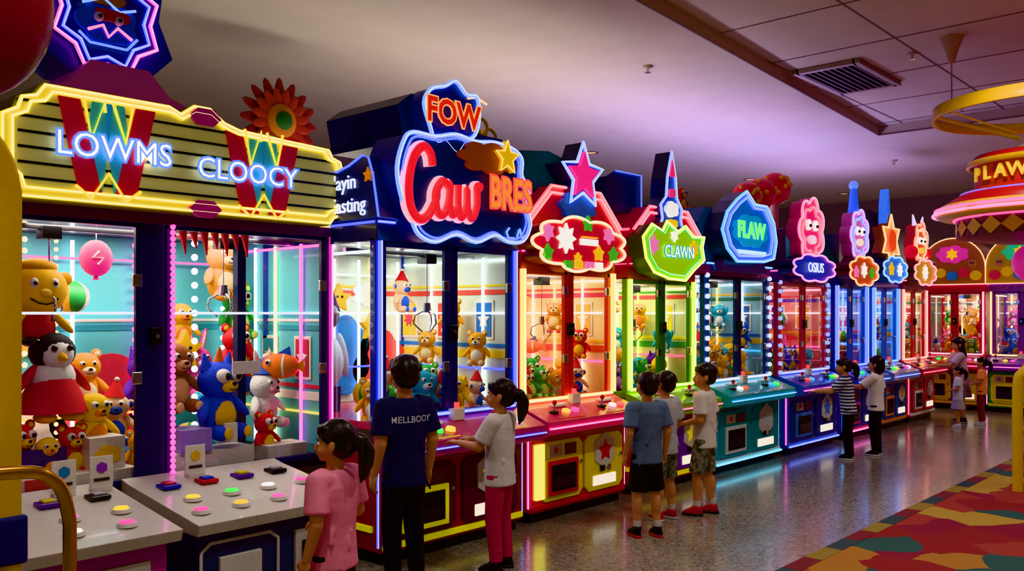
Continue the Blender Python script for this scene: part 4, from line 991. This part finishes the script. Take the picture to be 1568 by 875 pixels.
    if dress:
        b.loft([(0, 0, .3 * h, .13 * h, .11 * h), (0, 0, .4 * h, .11 * h, .09 * h), (0, 0, .5 * h, .085 * h, .066 * h)], pants)
    else:
        b.loft([(0, 0, .425 * h, .06 * h, .055 * h), (0, -.004 * h, .455 * h, .09 * h, .07 * h), (0, -.004 * h, .49 * h, .088 * h, .068 * h), (0, 0, .53 * h, .08 * h, .062 * h)], pants)
        for s in (-1, 1):
            hp, kn, an = legs[s]
            if plen == 'short':
                e = hp + (kn - hp) * 1.0; b.cone(hp, e, .058 * h, .056 * h, pants, 20)
            else:
                b.cone(hp, kn, .057 * h, .044 * h, pants, 20); b.sph(kn, .044 * h, pants); b.cone(kn, an + Vector((0, 0, .012 * h)), .044 * h, .034 * h, pants, 20)
                for q in (.02, .045, .07): b.sph(an + Vector((0, 0, q * h)), (.037 * h, .037 * h, .009 * h), pants)
            b.sph(hp, .058 * h, pants)
    bake(b, .0075, 2, pants)
    b = B('shoes', root); sm, sl = P(shoe, .5), P(sole, .5)
    for s in (-1, 1):
        an = legs[s][2]; ax, ay = an.x, an.y
        q = s * .01 * h
        b.loft([(ax + q * .5, ay + .03 * h, .0, .029 * h, .072 * h), (ax + q * .5, ay + .03 * h, .016 * h, .03 * h, .073 * h)], sl, 20)
        b.loft([(ax + q * .5, ay + .03 * h, .014 * h, .029 * h, .07 * h), (ax + q * .5, ay + .025 * h, .03 * h, .028 * h, .062 * h), (ax, ay + .008 * h, .048 * h, .026 * h, .04 * h), (ax, ay, .066 * h, .025 * h, .03 * h)], sm, 20)
        for i in range(3): b.tube([(ax - .016 * h, ay + (.03 + i * .012) * h, (.05 - i * .006) * h), (ax, ay + (.032 + i * .012) * h, (.055 - i * .006) * h), (ax + .016 * h, ay + (.03 + i * .012) * h, (.05 - i * .006) * h)], .003 * h, sl, n=5)
        if plen == 'short': b.cone((ax, ay, .05 * h), (ax, ay - .0 * h, .1 * h), .024 * h, .025 * h, P('d0ccc4', .8), 16)
    b.obj()
    return root
def cloth(c): return P(c, .85, bump=.25, bs=14, var=.1)
camo = ramp_mat('camouflage_cloth', 'noise', 22, [(0, '44463e'), (.45, '74766a'), (.55, '9c9686'), (.63, '54564a')], .9)
strp = ramp_mat('striped_cloth', 'wave', 9, [(0, '2a3050'), (.5, 'd8d8e0')], .9)
child('boy', 3.34, 3.9, 1.37, (.15, 1), look=-.15, shirt=cloth('20244a'), pants=cloth('1a1a22'), shoe='2a2a2e', backtext='MELLBOOY', arms=('hang', 'hang'), vox=.005)
child('girl', 2.28, 3.12, 1.15, (-.25, 1), look=.5, shirt=cloth('f090aa'), pants=cloth('3c3c48'), hair='ponytail', arms=('hang', 'bent'), vox=.005)
child('girl', 4.0, 3.76, 1.2, (-.3, 1), look=.35, shirt=cloth('d8d0cc'), pants=cloth('b02040'), hair='ponytail', arms=('reach', 'reach'), shoe='18181c', sole='303034')
child('boy', 5.31, 3.55, 1.19, (.45, .9), look=.1, shirt=cloth('6a7c94'), pants=cloth('141418'), plen='short', shoe='14141a', sole='c02030', stance=(.02, -.02), arms=('hang', 'hang'))
child('boy', 5.84, 3.74, 1.16, (.2, 1), look=.2, shirt=cloth('b8b8bc'), pants=camo, plen='short', shoe='a81828', arms=('hang', 'bent'))
child('boy', 6.2, 3.6, 1.21, (-.25, 1), look=.45, shirt=cloth('dcd4cc'), pants=camo, plen='short', shoe='b01c2c', sole='18181c', arms=('bent', 'hang'), stance=(.04, -.03))
child('girl', 9.62, 3.8, 1.12, (-.25, 1), look=.3, lean=.12, shirt=strp, pants=cloth('141418'), hair='ponytail', arms=('far', 'far'), shoe='14141a', vox=.007)
child('girl', 10.1, 3.68, 1.13, (-.1, 1), look=.1, shirt=cloth('e8e4e0'), pants=cloth('141418'), hair='bob', arms=('far', 'hang'), shoe='14141a', vox=.007)
child('girl', 13.95, 3.85, 1.26, (-.5, 1), look=.2, lean=.1, shirt=cloth('c8a8b8'), pants=cloth('908088'), dress=True, hair='long', arms=('far', 'far'), shoe='302028', vox=.008)
child('girl', 13.3, 3.72, .87, (-.2, 1), look=.2, shirt=cloth('d0c8d0'), pants=cloth('b0a0b0'), dress=True, hair='ponytail', arms=('bent', 'hang'), shoe='d0c8c8', vox=.007)
child('girl', 13.85, 3.56, .98, (-.1, 1), look=.2, shirt=cloth('f09058'), pants=cloth('7a3838'), hair='ponytail', arms=('bent', 'hang'), shoe='d0c8c8', vox=.007)

# ---------------------------------------------------------------- lights
wd = bpy.data.worlds.new('arcade_ambient'); scn.world = wd; wd.use_nodes = True
wd.node_tree.nodes['Background'].inputs[0].default_value = (.05, .04, .06, 1); wd.node_tree.nodes['Background'].inputs[1].default_value = .3
for (x, y, w_, col, e) in ((2.5, 5.9, 1.6, (1, .84, .65), 7), (4.2, 5.9, 1., (1, .88, .72), 9), (5.6, 5.8, 1, (1, .88, .75), 16), (7.0, 5.8, 1, (1, .82, .82), 18), (8.5, 5.8, 1, (.7, .52, 1), 30), (10.2, 5.8, 1, (.6, .44, 1), 42), (12, 5.8, 1, (.52, .4, 1), 42), (14, 5.8, 1, (.6, .4, 1), 36)):
    area('added_fill_uplight', None, (x, y, 2.3), (math.pi, 0, 0), w_, .3, e, col)  # added fill lights that tint and brighten the ceiling, no cove exists
for (x, y) in ((1.5, 2.2), (4.5, 1.8), (7.5, 1.8), (10.5, 1.2), (1.5, -1.5), (5, -1.5), (9, -1.5), (13.5, 1.8), (-1.5, 1.), (1.5, 8.8), (6, 8.8), (10.5, 8.0), (14.5, 7.5), (17.5, 7), (17.5, 3)):  # added fill spots that brighten the room and children
    r = empty('added_fill_downlight', (x, y, 0)); z = 4.0 if (x > 12.1 or y > 5) else 4.12
    b = B('fill_housing', r); b.lathe([(.11, -.012), (.11, 0), (.08, 0), (.08, -.012), (.11, -.012)], (0, 0, z), P('a09080', .4), 24); b.lathe([(0, -.003), (.08, -.003)], (0, 0, z), E('ffc890', 1.2), 24); b.obj()  # made-up ring and glowing disc dressing the fill spot
    l = bpy.data.lights.new('fill_beam', 'SPOT'); l.energy = 160 if y < 2.5 else 260; l.color = (1, .92, .84); l.spot_size = math.radians(140); l.spot_blend = .8; l.shadow_soft_size = .08
    o = bpy.data.objects.new('fill_beam', l); o.location = (0, 0, z - .03); COL.objects.link(o); o.parent = r

# ---------------------------------------------------------------- camera
cam = bpy.data.cameras.new('camera'); co = bpy.data.objects.new('camera', cam); COL.objects.link(co)
cam.sensor_width = 36; cam.lens = 31.0; cam.shift_y = .0271; cam.clip_start = .05
co.location = (0, 0, 1.6); co.rotation_euler = (R90, 0, math.radians(-47.55))
scn.camera = co
try: scn.view_settings.view_transform = 'Khronos PBR Neutral'
except Exception: scn.view_settings.view_transform = 'Standard'
